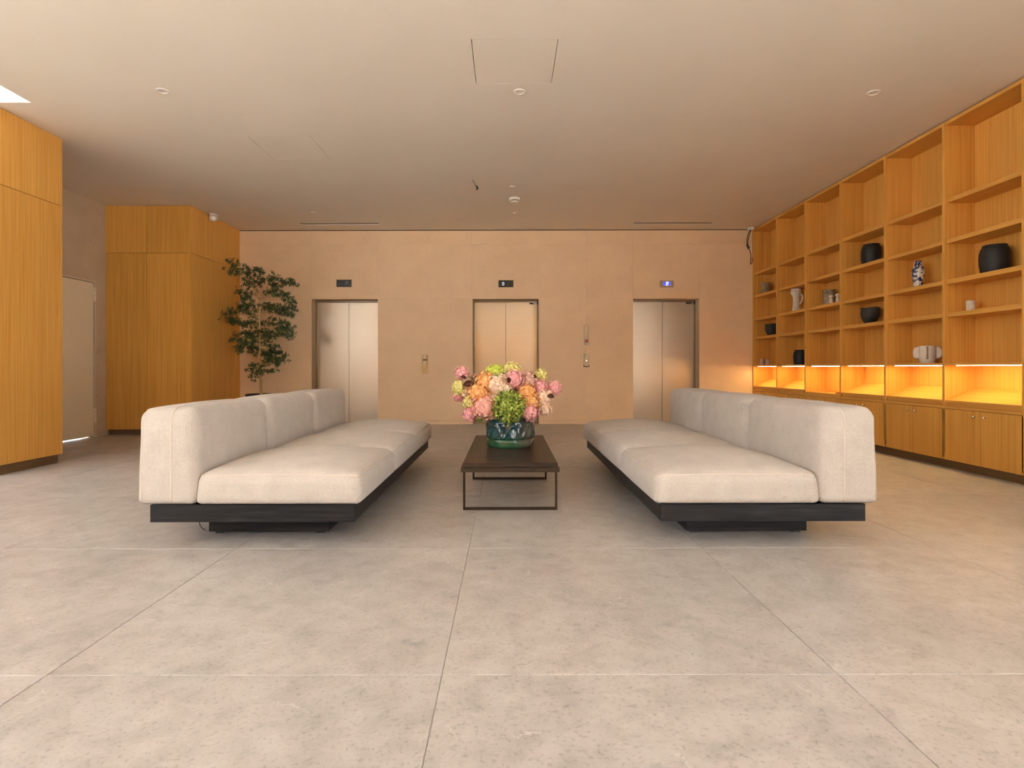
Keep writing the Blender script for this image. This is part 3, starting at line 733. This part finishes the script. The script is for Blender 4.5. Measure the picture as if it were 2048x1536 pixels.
def densify(p, m):
    o = []
    for a, b_ in zip(p, p[1:]):
        for i in range(m): o.append(tuple(a[k] + (b_[k] - a[k]) * i / m for k in range(len(a))))
    o.append(p[-1]); return o

SY0, SY1 = 2.95, 5.69
def sofa(sgn, label):
    """sgn -1: the sofa whose back stands towards the oak cabinets; +1: towards the bookcase"""
    X = lambda a: sgn * a
    def bx(a, b_): return (min(X(a), X(b_)), max(X(a), X(b_)))
    s = thing('sofa', label, 'sofa', (X(1.34), (SY0 + SY1) / 2, 0))
    a, b_ = bx(0.80, 1.868)
    PT, PB = 0.216, 0.126
    # platform: a mitred frame of four boards and a deck
    pf = box('platform', a + 0.03, b_ - 0.03, SY0 + 0.03, SY1 - 0.03, PB + 0.01, PT - 0.01, BOAK, s)
    box('board', a, b_, SY0, SY0 + 0.03, PB, PT, BOAK, pf, 0.0015)
    box('board', a, b_, SY1 - 0.03, SY1, PB, PT, BOAK, pf, 0.0015)
    box('board', a, a + 0.03, SY0 + 0.0302, SY1 - 0.0302, PB, PT, BOAK, pf, 0.0015)
    box('board', b_ - 0.03, b_, SY0 + 0.0302, SY1 - 0.0302, PB, PT, BOAK, pf, 0.0015)
    p0, p1 = bx(1.005, 1.68)
    bs = box('base', p0, p1, SY0 + 0.225, SY1 - 0.22, 0.012, PB + 0.0095, BOAK, s, 0.0015)
    for qx in (p0 + 0.03, p1 - 0.07):
        for qy in (SY0 + 0.24, SY1 - 0.28):
            box('foot', qx, qx + 0.04, qy, qy + 0.04, 0.0, 0.0118, BLACK, bs)
    n = 3; Lm = (SY1 - SY0) / n
    for k in range(n):
        y0 = SY0 + Lm * k + (0.003 if k else -0.012); y1 = SY0 + Lm * (k + 1) - (0.003 if k < n - 1 else -0.012)
        # seat
        x0, x1 = bx(0.765, 1.632)
        zt = 0.385; cr = 0.064
        bm = rounded(x0, x1, y0, y1, PT + 0.001, zt, 0.062, 0.03, (0.012, 0.008, cr), 24)
        st = link('seat_cushion', mesh_of(bm), LINEN, s, ((x0 + x1) / 2, (y0 + y1) / 2, PT), True)
        c, h = cushion_frame(x0, x1, y0, y1, PT + 0.001, zt)
        q = [-0.97 + 1.94 * k_ / 16 for k_ in range(17)]
        cube = [(a_, -1, 1) for a_ in q] + [(1, a_, 1) for a_ in q] + [(-a_, 1, 1) for a_ in q] + [(-1, -a_, 1) for a_ in q]
        tube('piping', [cushion_map(u_, c, h, 0.062, 0.03, (0.012, 0.008, cr)) for u_ in cube], 0.0042, PIPE, st, 6, True)
        # back
        x0, x1 = bx(1.628, 1.935); zt = 0.722
        CB = (0.022, 0.006, 0.010)
        bm = rounded(x0, x1, y0, y1, PT + 0.001, zt, 0.068, 0.035, CB, 24)
        bc = link('back_cushion', mesh_of(bm), LINEN, s, ((x0 + x1) / 2, (y0 + y1) / 2, PT), True)
        c, h = cushion_frame(x0, x1, y0, y1, PT + 0.001, zt)
        q = [-0.95 + 1.95 * k_ / 14 for k_ in range(15)]; q2 = [-1 + 2 * k_ / 20 for k_ in range(1, 20)]
        for xs, rad in ((X(1.748), 0.0042), (X(1.905), 0.0032)):
            ux = (xs - c.x) / h.x; ux = math.copysign(abs(ux) ** (1 / 0.72), ux)
            cube = [(ux, -1, a_) for a_ in q] + [(ux, a_, 1) for a_ in q2] + [(ux, 1, a_) for a_ in reversed(q)]
            tube('seam', [cushion_map(u_, c, h, 0.068, 0.035, CB) for u_ in cube], rad, PIPE, bc, 6)
    return s
so1 = sofa(-1, 'low cream linen sofa on black wood platform, between oak cabinets and coffee table')
t_ = bez((-1.63, SY0 + 0.03, 0.130), (-1.62, SY0 + 0.02, 0.10), (-1.61, SY0 + 0.03, 0.08), (-1.60, SY0 + 0.04, 0.075), 8)
tube('strap', t_, 0.0028, BLACK, so1, 5)
so2 = sofa(1, 'low cream linen sofa on black wood platform, between coffee table and bookcase')

# ------------------------------------------------------------------ coffee table
tx0, tx1, ty0, ty1 = -0.304, 0.336, 3.66, 5.20
TZ = 0.311
ct = thing('coffee_table', 'low dark coffee table with thin iron loop legs between the sofas', 'coffee table', (0.016, 4.4, 0))
box('top_slab', tx0 + 0.012, tx1 - 0.012, ty0 + 0.012, ty1 - 0.012, TZ - 0.029, TZ, SLAB, ct, 0.002)
box('apron', tx0, tx1, ty0, ty1, TZ - 0.058, TZ - 0.0295, SLAB, ct, 0.002)
for y in (3.70, 4.71):
    boxes('leg_frame', [(tx0 + 0.012, tx0 + 0.026, y - 0.007, y + 0.007, 0.0, TZ - 0.0585), (tx1 - 0.026, tx1 - 0.012, y - 0.007, y + 0.007, 0.0, TZ - 0.0585), (tx0 + 0.026, tx1 - 0.026, y - 0.007, y + 0.007, 0.0, 0.018)], IRON, ct, 0.001)

# ------------------------------------------------------------------ vase with flowers
VX, VY, VR, VH = 0.019, 4.50, 0.186, 0.245
prof = []
nz = 44
for i in range(nz + 1): prof.append((VR, VH * i / nz))
inner = [(VR - 0.016, VH - 0.002), (VR - 0.018, VH * 0.6), (VR - 0.02, 0.03), (0.01, 0.025)]
def relief(a, r, z):
    if r < VR - 0.001: return r, z
    t = z / VH
    d = 0.004 * math.sin(3 * a + 1) + 0.0025 * math.sin(9 * a + 6 * t)
    for g_ in (0.25, 0.83): d -= 0.008 * math.exp(-((t - g_) / 0.022) ** 2)
    if 0.27 < t < 0.81:
        s = math.sin(a * 8 + 0.6) * 0.19 + 0.54
        d += 0.006 * math.exp(-((t - s) / 0.04) ** 2)
        cx_ = ((a * 8 + 0.6) / math.pi) % 1.0 - 0.5
        q = math.hypot(cx_ * 0.55, (t - 0.5) * 0.9)
        d += 0.006 * math.exp(-((q - 0.17) / 0.03) ** 2)
    if t < 0.06: d -= 0.006 * (1 - t / 0.06)
    return r + d, z + 0.004 * math.sin(2 * a + 0.4) * (t > 0.9)
tag(lathe('flower_vase', prof + inner, VX, VY, TZ + 0.0005, GLAZE, None, 150, relief), 'wide teal glazed vase with embossed swirls, full of flowers', 'vase')

def floret_head(c, r, n, size, squash=1.0, cup=0.35, pointed=False, hemi=-1.1):
    bm = bmesh.new()
    t = bmesh.new(); bmesh.ops.create_icosphere(t, subdivisions=2, radius=r * 0.80)
    bmesh.ops.scale(t, vec=(1, 1, squash), verts=t.verts); bmesh.ops.translate(t, vec=c, verts=t.verts)
    me = bpy.data.meshes.new('t'); t.to_mesh(me); t.free(); bm.from_mesh(me); bpy.data.meshes.remove(me)
    ga = math.pi * (3 - math.sqrt(5))
    for i in range(n):
        z = 1 - 2 * (i + 0.5) / n
        rr = math.sqrt(1 - z * z); a = ga * i + random.uniform(-.25, .25)
        nrm = Vector((rr * math.cos(a), rr * math.sin(a), z)); 
        nrm = (nrm + Vector([random.uniform(-.22, .22) for _ in range(3)])).normalized()
        p = Vector(c) + Vector((nrm.x, nrm.y, nrm.z * squash)) * r * random.uniform(0.80, 1.10)
        s = nrm.cross(Vector((random.uniform(-1, 1), random.uniform(-1, 1), random.uniform(-1, 1)))).normalized(); u = nrm.cross(s)
        k = 4 if not pointed else 3
        sz = size * random.uniform(0.8, 1.2)
        c0 = bm.verts.new(p - nrm * sz * 0.15)
        for q in range(k):
            th = 2 * math.pi * q / k
            d = s * math.cos(th) + u * math.sin(th); e = nrm.cross(d)
            lift_ = cup * random.uniform(0.5, 1.4)
            v1 = bm.verts.new(p + (d * 0.62 + e * 0.46) * sz + nrm * sz * lift_ * 0.6)
            v3 = bm.verts.new(p + (d * 0.62 - e * 0.46) * sz + nrm * sz * lift_ * 0.6)
            v2 = bm.verts.new(p + d * sz * (1.45 if pointed else 1.0) + nrm * sz * lift_ * (1.2 if pointed else 0.75))
            bm.faces.new([c0, v3, v2, v1])
    return bm
def from_zoom(u, v, y):                     # place in the bouquet, measured on the photograph
    px, py = 890 + u / 7.68, 715 + v / 7.68
    return Vector(((px - 1015) * y / F, y, CH + (735.5 - py) * y / F))
LABELS = [
    'round pink hydrangea, highest flower on the tree side of the bouquet',
    'tall oval yellow hydrangea between two pinks on the tree side',
    'small pink hydrangea directly under the tall oval yellow one',
    'yellow hydrangea between an orange and a low pink one, tree side',
    'low pink hydrangea hanging outside the vase on the tree side',
    'bright lime green hydrangea on top of the bouquet',
    'broad pale yellow hydrangea beside the lime one on top of the bouquet',
    'pink hydrangea directly below the broad yellow one',
    'small yellow hydrangea standing alone high on the bookcase side',
    'outermost pink hydrangea on the bookcase side of the bouquet',
    'upper orange hydrangea, just below the lime one',
    'orange hydrangea resting above the large salmon one',
    'pale peach hydrangea between the upper orange and cream ones',
    'cream hydrangea just above the large ruffled green one',
    'large salmon pink hydrangea over the vase rim',
    'upper orange hydrangea on the bookcase side, above another orange',
    'lower orange hydrangea directly above the low pink, bookcase side',
    'low pink hydrangea at the vase rim beside the large ruffled green one',
    'pale peach hydrangea below the outermost pink, bookcase side',
    'lowest pale peach hydrangea, outside the low pink, bookcase side',
    'pink hydrangea below the lone yellow one, bookcase side',
    'dusty mauve hydrangea between two pinks, bookcase side',
    'cream hydrangea nestled below the lime and broad yellow ones',
    'pale peach hydrangea between the oval yellow and orange ones',
    'pale peach hydrangea wedged between salmon and ruffled green ones',
    'dusty mauve hydrangea below the pink one under the broad yellow',
    'small dusty mauve hydrangea behind the upper orange one',
    'small pale peach hydrangea at the vase rim beside the salmon one',
    'pale peach hydrangea at the back of the bouquet, facing the lifts',
    'orange hydrangea at the back of the bouquet, facing the lifts',
    'cream hydrangea at the back of the bouquet, facing the lifts',
]
HEADS = [
    (255, 240, 105, 'pink', 4.46, 1.0), (205, 450, 92, 'yellow', 4.44, 1.35), (205, 600, 78, 'pink', 4.50, 0.9), (370, 690, 92, 'yellow', 4.40, 1.1),
    (370, 875, 100, 'pink', 4.36, 1.0), (775, 215, 128, 'lime', 4.52, 0.75), (1020, 205, 132, 'yellow', 4.55, 0.85), (1070, 335, 120, 'pink', 4.40, 1.1),
    (1475, 270, 84, 'yellow', 4.52, 1.2), (1680, 470, 108, 'pink', 4.48, 1.0), (620, 375, 142, 'orange', 4.44, 1.0), (510, 545, 150, 'orange', 4.38, 0.9),
    (790, 420, 140, 'peach', 4.40, 1.0), (900, 490, 120, 'cream', 4.40, 1.0), (600, 765, 175, 'salmon', 4.34, 1.0), (1250, 545, 135, 'orange', 4.40, 1.0),
    (1310, 680, 120, 'orange', 4.36, 1.0), (1310, 850, 115, 'pink', 4.30, 1.0), (1520, 620, 125, 'peach', 4.42, 1.0), (1530, 790, 105, 'peach', 4.44, 1.0),
    (1460, 450, 105, 'pink', 4.46, 1.0), (1280, 350, 125, 'mauve', 4.46, 1.0), (910, 330, 95, 'cream', 4.50, 1.0), (320, 540, 95, 'peach', 4.48, 1.0),
    (740, 610, 120, 'peach', 4.42, 1.0), (1150, 470, 110, 'mauve', 4.46, 1.0), (480, 320, 70, 'mauve', 4.54, 1.0), (720, 850, 90, 'peach', 4.36, 1.0),
    (800, 520, 160, 'peach', 4.60, 1.0), (1150, 650, 160, 'orange', 4.58, 1.0), (1000, 380, 150, 'cream', 4.64, 0.8),
]
mouth = Vector((VX, VY, TZ + VH * 0.55))
def flower(kind, c, r, label, n=None, size=None, squash=1.0, pointed=False):
    t = thing('hydrangea', label, 'flower', c, 'hydrangeas in the vase')
    n = n or int(72 * (r / 0.06) ** 1.5); size = size or 0.0155
    bm = floret_head(c, r, n, size, squash, 0.35 if not pointed else 0.8, pointed)
    link('flower_head', mesh_of(bm), PET[kind], t, c)
    tip = Vector((VX + (c.x - VX) * 0.3, VY + (c.y - VY) * 0.4, mouth.z))
    if c.z - 0.02 > TZ + VH * 0.4:
        tube('stem', bez(tip, tip + Vector((0, 0, 0.10)), c + Vector(((VX - c.x) * 0.4, (VY - c.y) * 0.4, -0.05)), c + Vector(((VX - c.x) * 0.08, 0, -0.01)), 7), 0.003, STEMG, t, 5)
    return t
for lab, (u, v, ru, kind, y, sq) in zip(LABELS, HEADS):
    c = from_zoom(u, v, y); r = ru / 7.68 * y / F
    flower(kind, c, r * (1.14 if 400 < u < 1400 else 1.03), lab, squash=sq)
c = from_zoom(985, 765, 4.27)
flower('green', c, 0.108, 'large ruffled green hydrangea hanging over the vase front', n=170, size=0.021, pointed=True)
c = from_zoom(545, 890, 4.38)
flower('green', c, 0.045, 'small green hydrangea head tucked under the salmon one', n=50, size=0.014, pointed=True)
def leafmesh(c, d, length, width, nrm):
    bm = bmesh.new(); d = Vector(d).normalized(); nrm = Vector(nrm).normalized(); s = d.cross(nrm).normalized()
    rows = []
    for i in range(7):
        t = i / 6; w = width * math.sin(math.pi * min(1, t * 0.93 + 0.05)) ** 0.8
        p = Vector(c) + d * length * t + nrm * (0.02 * math.sin(t * 3) - 0.004)
        rows.append([bm.verts.new(p - s * w + nrm * w * 0.25), bm.verts.new(p), bm.verts.new(p + s * w + nrm * w * 0.25)])
    for a, b_ in zip(rows, rows[1:]):
        for i in range(2): bm.faces.new([a[i], a[i + 1], b_[i + 1], b_[i]])
    bmesh.ops.solidify(bm, geom=bm.faces[:], thickness=0.0015)
    return bm
for (u, v, y, du, dv, ln, wd, lab) in ((445, 400, 4.40, -1, 0.1, 0.085, 0.026, 'largest burgundy leaf, between oval yellow and upper orange hydrangeas'), (330, 320, 4.42, -0.8, -0.3, 0.05, 0.012, 'small burgundy leaf under the highest pink hydrangea, tree side'),
        (1570, 590, 4.36, 1, 0.2, 0.055, 0.018, 'burgundy leaf under the outermost pink hydrangea, bookcase side'), (990, 390, 4.33, -0.3, -1, 0.045, 0.017, 'upright burgundy leaf beside the pink hydrangea under the broad yellow'),
        (1050, 470, 4.33, 0.6, 0.5, 0.04, 0.012, 'drooping burgundy leaf above the ruffled green hydrangea'), (1330, 300, 4.44, 1, -0.1, 0.04, 0.014, 'burgundy leaf beside the lone yellow hydrangea'), (500, 370, 4.46, -0.2, -1, 0.05, 0.018, 'burgundy leaf behind the upper orange hydrangea')):
    c = from_zoom(u, v, y)
    tag(link('burgundy_leaf', mesh_of(leafmesh(c, (du, -0.05, -dv), ln, wd, (0.1, -1, 0.25))), BURG, None, c, True), lab, 'leaf', 'burgundy leaves in the bouquet')

# ------------------------------------------------------------------ potted tree
TY = 8.70; TX = (521 - 1015) * TY / F
tr_ = thing('potted_tree', 'slender leafy green indoor tree standing against the stone lift wall', 'tree', (TX, TY, 0))
ph = 0.535
lathe('pot', [(0.15, 0.0), (0.165, 0.01), (0.205, ph * 0.6), (0.218, ph - 0.01), (0.214, ph), (0.198, ph), (0.192, ph - 0.06), (0.01, ph - 0.062)], TX, TY, 0.0, POT, tr_, 40)
lathe('soil', [(0.19, ph - 0.06), (0.12, ph - 0.045), (0.01, ph - 0.04)], TX, TY, 0.0, SOIL, tr_, 30)
def tz(v, y=TY): return CH + (735.5 - (500 + v / 4.8)) * y / F
def txx(u, y=TY): return (430 + u / 4.8 - 1015) * y / F
trunk_uv = [(442, 1480), (443, 1400), (440, 1250), (436, 1100), (434, 950), (430, 800), (430, 650), (428, 540), (432, 470)]
tpts = [Vector((txx(u), TY, tz(v))) for u, v in trunk_uv]
tube('trunk', tpts, [0.021, 0.021, 0.020, 0.019, 0.0175, 0.016, 0.0145, 0.013, 0.011], BARK, tr_, 10)
f1 = [Vector((txx(u), TY + dy, tz(v))) for u, v, dy in ((432, 475, 0), (405, 420, -0.02), (370, 350, -0.04), (320, 280, -0.05), (240, 210, -0.06))]
f2 = [Vector((txx(u), TY + dy, tz(v))) for u, v, dy in ((432, 475, 0), (450, 420, 0.03), (500, 380, 0.06), (570, 340, 0.07))]
tube('branch', f1, [0.0105, 0.009, 0.008, 0.006, 0.004], BARK, tr_, 8); tube('branch', f2, [0.0095, 0.008, 0.006, 0.004], BARK, tr_, 8)
spine = [p for q in (densify([tuple(p) for p in tpts], 6), densify([tuple(p) for p in f1], 5), densify([tuple(p) for p in f2], 5)) for p in q]
CL = [(180,120,55,26),(190,200,58,36),(290,190,60,38),(400,215,68,45),(425,290,48,45),(310,265,40,30),(250,390,28,38),(310,440,58,48),(325,500,48,38),(350,350,38,38),
 (555,262,36,46),(590,320,68,46),(700,300,48,36),(755,322,30,26),(555,395,78,34),(655,430,58,26),(712,465,48,36),(742,530,36,46),(700,590,58,46),(600,570,68,44),(520,550,66,36),
 (340,570,68,38),(262,560,46,46),(170,580,48,28),(105,612,34,24),(130,672,46,26),(200,682,48,34),(285,712,56,28),(370,690,36,55),(470,722,34,46),(560,680,36,38),(640,700,48,36),
 (700,740,56,36),(640,778,66,44),(722,820,36,34),(560,822,58,34),(490,800,46,36),(400,800,56,36),(300,822,66,36),(240,835,36,46),(200,880,36,34),(290,900,56,36),(370,910,56,46),
 (330,955,58,28),(240,960,32,34),(408,985,30,26),(490,880,34,36),(570,950,56,46),(500,990,46,46),(620,1010,56,36),(660,1045,34,30),(560,1050,52,34),(590,1095,26,16),(470,1080,28,36),
 (368,1098,26,16),(400,1118,36,20),(340,1150,34,16),(376,1215,20,34),(425,1172,26,14),(480,1160,46,16),(548,1160,36,13)]
for (u, v, ru, rv) in CL:
    y = TY + random.uniform(-0.20, 0.20)
    if u < 230: y = TY - random.uniform(0.05, 0.22)
    c = Vector((txx(u, y), y, tz(v, y)))
    if c.x < XC + 0.12: c.x = XC + 0.12
    best = min(spine, key=lambda p: (Vector(p) - c).length + max(0, p[2] - c.z) * 1.2 + (0.3 if p[2] < tz(1180) else 0))
    best = Vector(best)
    md = (best + c) / 2 + Vector((0, 0, random.uniform(-0.03, 0.02)))
    pts = bez(best, best * 0.6 + md * 0.4, md * 0.5 + c * 0.5, c, 7)
    br = tube('branch', pts, [0.0055 - 0.0045 * i / 7 for i in range(8)], BARK, tr_, 5)
    bm = bmesh.new()
    sx, sz = ru / 4.8 * y / F, rv / 4.8 * y / F
    for k in range(max(12, int(ru * rv / 62))):
        a, q = random.uniform(0, 6.283), math.sqrt(random.random())
        p = c + Vector((1.22 * sx * q * math.cos(a), random.uniform(-0.12, 0.12), 1.15 * sz * q * math.sin(a)))
        if p.x < XC + 0.06: p.x = XC + 0.06 + random.random() * 0.03
        ax = Vector((random.uniform(-1, 1), random.uniform(-1, 1), random.uniform(-0.3, 1))).normalized()
        s = ax.cross(Vector((0.3, 0.5, 0.8))).normalized(); w_ = ax.cross(s)
        m_ = random.choice((4, 5, 5))
        for e in range(m_):
            th = 2 * math.pi * e / m_ + random.uniform(-.3, .3)
            d = (s * math.cos(th) + w_ * math.sin(th) + ax * random.uniform(0.1, 0.7)).normalized()
            sd = d.cross(ax).normalized(); ln = random.uniform(0.028, 0.044)
            v0 = bm.verts.new(p); va = bm.verts.new(p + d * ln * 0.6 + sd * ln * 0.24); vb = bm.verts.new(p + d * ln + ax * ln * 0.1); vc = bm.verts.new(p + d * ln * 0.6 - sd * ln * 0.24)
            vmid = bm.verts.new(p + d * ln * 0.58 - ax * ln * 0.07)
            bm.faces.new([v0, vmid, va]); bm.faces.new([va, vmid, vb]); bm.faces.new([vb, vmid, vc]); bm.faces.new([vc, vmid, v0])
    lf = link('leaf_spray', mesh_of(bm), LEAF, br, c); lf['kind'] = 'stuff'

# ------------------------------------------------------------------ pots and vases on the shelves
def at_y(px, x): return x * F / (px - 1015)
def spin(rmax, h, pts): return [(r * rmax, z * h) for r, z in pts]
def ribs(amp, k):
    return lambda a, r, z: (r + amp * math.sin(z * k), z)
def ribbed(prof, m=8):
    o = []
    for (a, b_), (c_, d) in zip(prof, prof[1:]):
        for i in range(m): o.append((a + (c_ - a) * i / m, b_ + (d - b_) * i / m))
    return o + [prof[-1]]
BARREL = [(0.80, 0.0), (0.90, 0.04), (0.97, 0.25), (1.0, 0.5), (0.97, 0.72), (0.88, 0.88), (0.80, 0.925), (0.78, 1.0), (0.72, 1.0), (0.70, 0.93), (0.85, 0.80), (0.9, 0.5), (0.8, 0.06), (0.05, 0.05)]
Z0 = 0.0006
X0 = 4.185
def barrel(px, z, rmax, h, lab, x=X0):
    y = at_y(px, x); pr_ = spin(rmax, h, BARREL)
    return tag(lathe('clay_pot', ribbed(pr_), x, y, z + Z0, BLK, None, 44, ribs(0.0012, 420)), lab, 'pot')
barrel(1990, S[1], 0.110, 0.238, 'large black ribbed pot on the shelf above the small white cup')
barrel(1743, S[2], 0.104, 0.23, 'black ribbed pot on the shelf above the footed charcoal bowl')
barrel(1601, 0.967, 0.095, 0.21, 'black ribbed pot on the lit shelf, beneath the white totem vase')
# small white cup with an applied disc
x = 4.17; y = at_y(1942, x)
t = thing('cup', 'small white cup with a raised oval, below the largest black pot', 'cup', (x, y, S[0] + Z0))
lathe('body', spin(0.036, 0.095, [(0.96, 0), (1.0, 0.05), (0.98, 0.5), (1.0, 1.0), (0.9, 1.0), (0.88, 0.2), (0.05, 0.12)]), x, y, S[0] + Z0, BISQ, t, 30)
dsk = lathe('oval', [(0.026, 0), (0.025, 0.006), (0.004, 0.008)], 0, 0, 0, BISQ, None, 22)
dsk.parent = t; dsk.rotation_euler = (R(90), 0, R(-25)); dsk.location = (-0.017, -0.030, 0.048)
# blue and white vase
x = 4.15; y = at_y(1836.5, x)
def facets(a, r, z): return (r * (1 - 0.05 * abs(math.sin(3 * a))), z)
tag(lathe('porcelain_vase', ribbed(spin(0.058, 0.262, [(0.72, 0), (0.74, 0.02), (0.78, 0.2), (1.0, 0.48), (1.0, 0.64), (0.72, 0.80), (0.58, 0.86), (0.60, 0.97), (0.64, 1.0), (0.55, 1.0), (0.5, 0.86), (0.85, 0.6), (0.6, 0.06), (0.05, 0.05)]), 3), x, y, S[1] + Z0, PORC, None, 36, facets), 'blue and white painted porcelain vase with narrow neck on a shelf', 'vase')
# white split sculptural vase with two ears
x = 4.17; y = at_y(1855, x)
t = thing('sculptural_vase', 'white lobed sculptural vase with two ear discs and a central slit', 'vase', (x, y, 0.967 + Z0))
lathe('body', spin(0.076, 0.172, [(0.74, 0), (0.82, 0.03), (0.98, 0.3), (1.0, 0.6), (0.98, 0.97), (0.95, 1.0), (0.86, 1.0), (0.85, 0.9), (0.82, 0.2), (0.05, 0.1)]), x, y, 0.967 + Z0, BISQ, t, 36)
for sg in (-1, 1):
    bm = rounded(x - 0.022, x + 0.022, y + sg * 0.076 - 0.050, y + sg * 0.076 + 0.050, 0.967 + 0.036, 0.967 + 0.172, 0.0215, 0.0215, (0.004, 0, 0), 12)
    for v_ in bm.verts:                                    # round the disc outline
        dy, dz = (v_.co.y - (y + sg * 0.076)) / 0.050, (v_.co.z - 1.071) / 0.068
        q = math.hypot(dy, dz)
        if q > 0.8: v_.co.y = y + sg * 0.076 + dy / q * 0.050 * (0.8 + 0.2 * min(1, (q - .8) / .6)) * 1.0; v_.co.z = 1.071 + dz / q * 0.068 * (0.8 + 0.2 * min(1, (q - .8) / .6))
    link('ear', mesh_of(bm), BISQ, t, (x, y + sg * 0.076, 1.07), True)
t.rotation_euler.z = R(53)
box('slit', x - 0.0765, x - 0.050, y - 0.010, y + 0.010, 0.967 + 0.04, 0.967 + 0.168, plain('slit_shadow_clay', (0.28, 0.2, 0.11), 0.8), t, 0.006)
# footed bowls
def footed(px, z, rmax, h, lab, x=X0):
    y = at_y(px, x); t = thing('footed_bowl', lab, 'bowl', (x, y, z + Z0))
    lathe('body', spin(rmax, h, [(0.55, 0.10), (0.70, 0.14), (0.92, 0.40), (1.0, 0.62), (0.97, 0.82), (0.99, 0.98), (0.95, 1.0), (0.90, 0.98), (0.90, 0.6), (0.6, 0.22), (0.05, 0.18)]), x, y, z + Z0, CHAR, t, 40,
          lambda a, r, zz: (r * (1 + 0.015 * math.sin(5 * a)), zz + 0.004 * math.sin(3 * a) * (zz > 0.5 * h)))
    for q in range(8):
        a = 2 * math.pi * q / 8 + 0.2
        lathe('foot', [(0.010, 0), (0.014, h * 0.04), (0.012, h * 0.10), (0.004, h * 0.125)], x + rmax * 0.52 * math.cos(a), y + rmax * 0.52 * math.sin(a), z + Z0, CHAR, t, 10)
    return t
footed(1740.5, S[0], 0.098, 0.185, 'charcoal footed bowl on the shelf below a black ribbed pot')
footed(1543, S[0], 0.094, 0.185, 'dark footed bowl in the bay beside the lift wall')
# lichen-textured pots
def lichen(px, z, rmax, h, lab, x=X0):
    y = at_y(px, x); t = thing('textured_pot', lab, 'pot', (x, y, z + Z0))
    lathe('body', ribbed(spin(rmax, h, [(0.86, 0.06), (0.92, 0.10), (0.95, 0.5), (1.0, 0.97), (0.98, 1.0), (0.88, 1.0), (0.86, 0.5), (0.8, 0.15), (0.05, 0.12)]), 4), x, y, z + Z0, LICH, t, 40,
          lambda a, r, zz: (r * (1 + 0.02 * math.sin(7 * a + 40 * zz) + 0.012 * math.sin(13 * a - 70 * zz)), zz))
    for q in range(7):
        a = 2 * math.pi * q / 7
        lathe('foot', [(0.013, 0), (0.015, 0.006), (0.011, h * 0.075)], x + rmax * 0.7 * math.cos(a), y + rmax * 0.7 * math.sin(a), z + Z0, LICH, t, 10)
    return t
lichen(1658.5, S[1], 0.079, 0.205, 'mottled brown and cream clay pot behind two tiny white figures', 4.21)
lichen(1531.5, S[2], 0.074, 0.19, 'mottled brown and cream clay pot in the bay beside the lift wall')
# tiny white figures
for px, lab in ((1662.5, 'tiny white figure right before the mottled clay pot'), (1675.5, 'tiny white figure half hidden by a bookcase upright, near the mottled pot')):
    x = 4.09; y = at_y(px, x)
    t = thing('bisque_figure', lab, 'figurine', (x, y, S[1] + Z0), 'tiny white figures')
    lathe('body', [(0.022, 0), (0.024, 0.01), (0.020, 0.045), (0.016, 0.068), (0.02, 0.074), (0.002, 0.076)], x, y, S[1] + Z0, BISQ, t, 18)
    lathe('head', [(0.019, 0.0763), (0.028, 0.083), (0.026, 0.098), (0.014, 0.106), (0.002, 0.107)], x, y, S[1] + Z0, BISQ, t, 18, lambda a, r, z: (r * (1 + 0.12 * math.sin(6 * a)), z))
# white totem vase with a handle
x = 4.17; y = at_y(1592.5, x); z = S[1] + Z0
t = thing('totem_vase', 'tall white totem vase with flared head and side handle on a shelf', 'vase', (x, y, z))
lathe('body', ribbed(spin(0.072, 0.326, [(0.74, 0), (0.76, 0.02), (0.60, 0.30), (0.58, 0.62), (0.72, 0.70), (0.98, 0.80), (1.0, 0.86), (0.94, 0.88), (0.95, 0.98), (0.92, 1.0), (0.80, 1.0), (0.75, 0.85), (0.4, 0.7), (0.05, 0.65)]), 3), x, y, z, BISQ, t, 36,
      lambda a, r, zz: (r * (1 + (0.03 * math.sin(10 * a) if zz > 0.24 else 0)), zz))
hp = bez((x - 0.025, y - 0.048, z + 0.245), (x - 0.03, y - 0.10, z + 0.235), (x - 0.03, y - 0.072, z + 0.13), (x - 0.022, y - 0.040, z + 0.10), 12)
tube('handle', hp, 0.013, BISQ, t, 10); t.rotation_euler.z = R(75)
# two pinkish cups
for px, hh, lab in ((1524, 0.098, 'taller of two small pinkish clay cups next to the lift wall'), (1535, 0.090, 'shorter of two small pinkish clay cups next to the lift wall')):
    x = 4.15; y = at_y(px, x)
    t = tag(lathe('clay_cup', ribbed(spin(0.035, hh, [(0.82, 0), (0.9, 0.03), (1.0, 0.45), (0.9, 0.85), (0.80, 1.0), (0.70, 1.0), (0.8, 0.8), (0.85, 0.4), (0.05, 0.1)]), 2), x, y, 0.967 + Z0, PINKB, None, 26, facets), lab, 'cup')
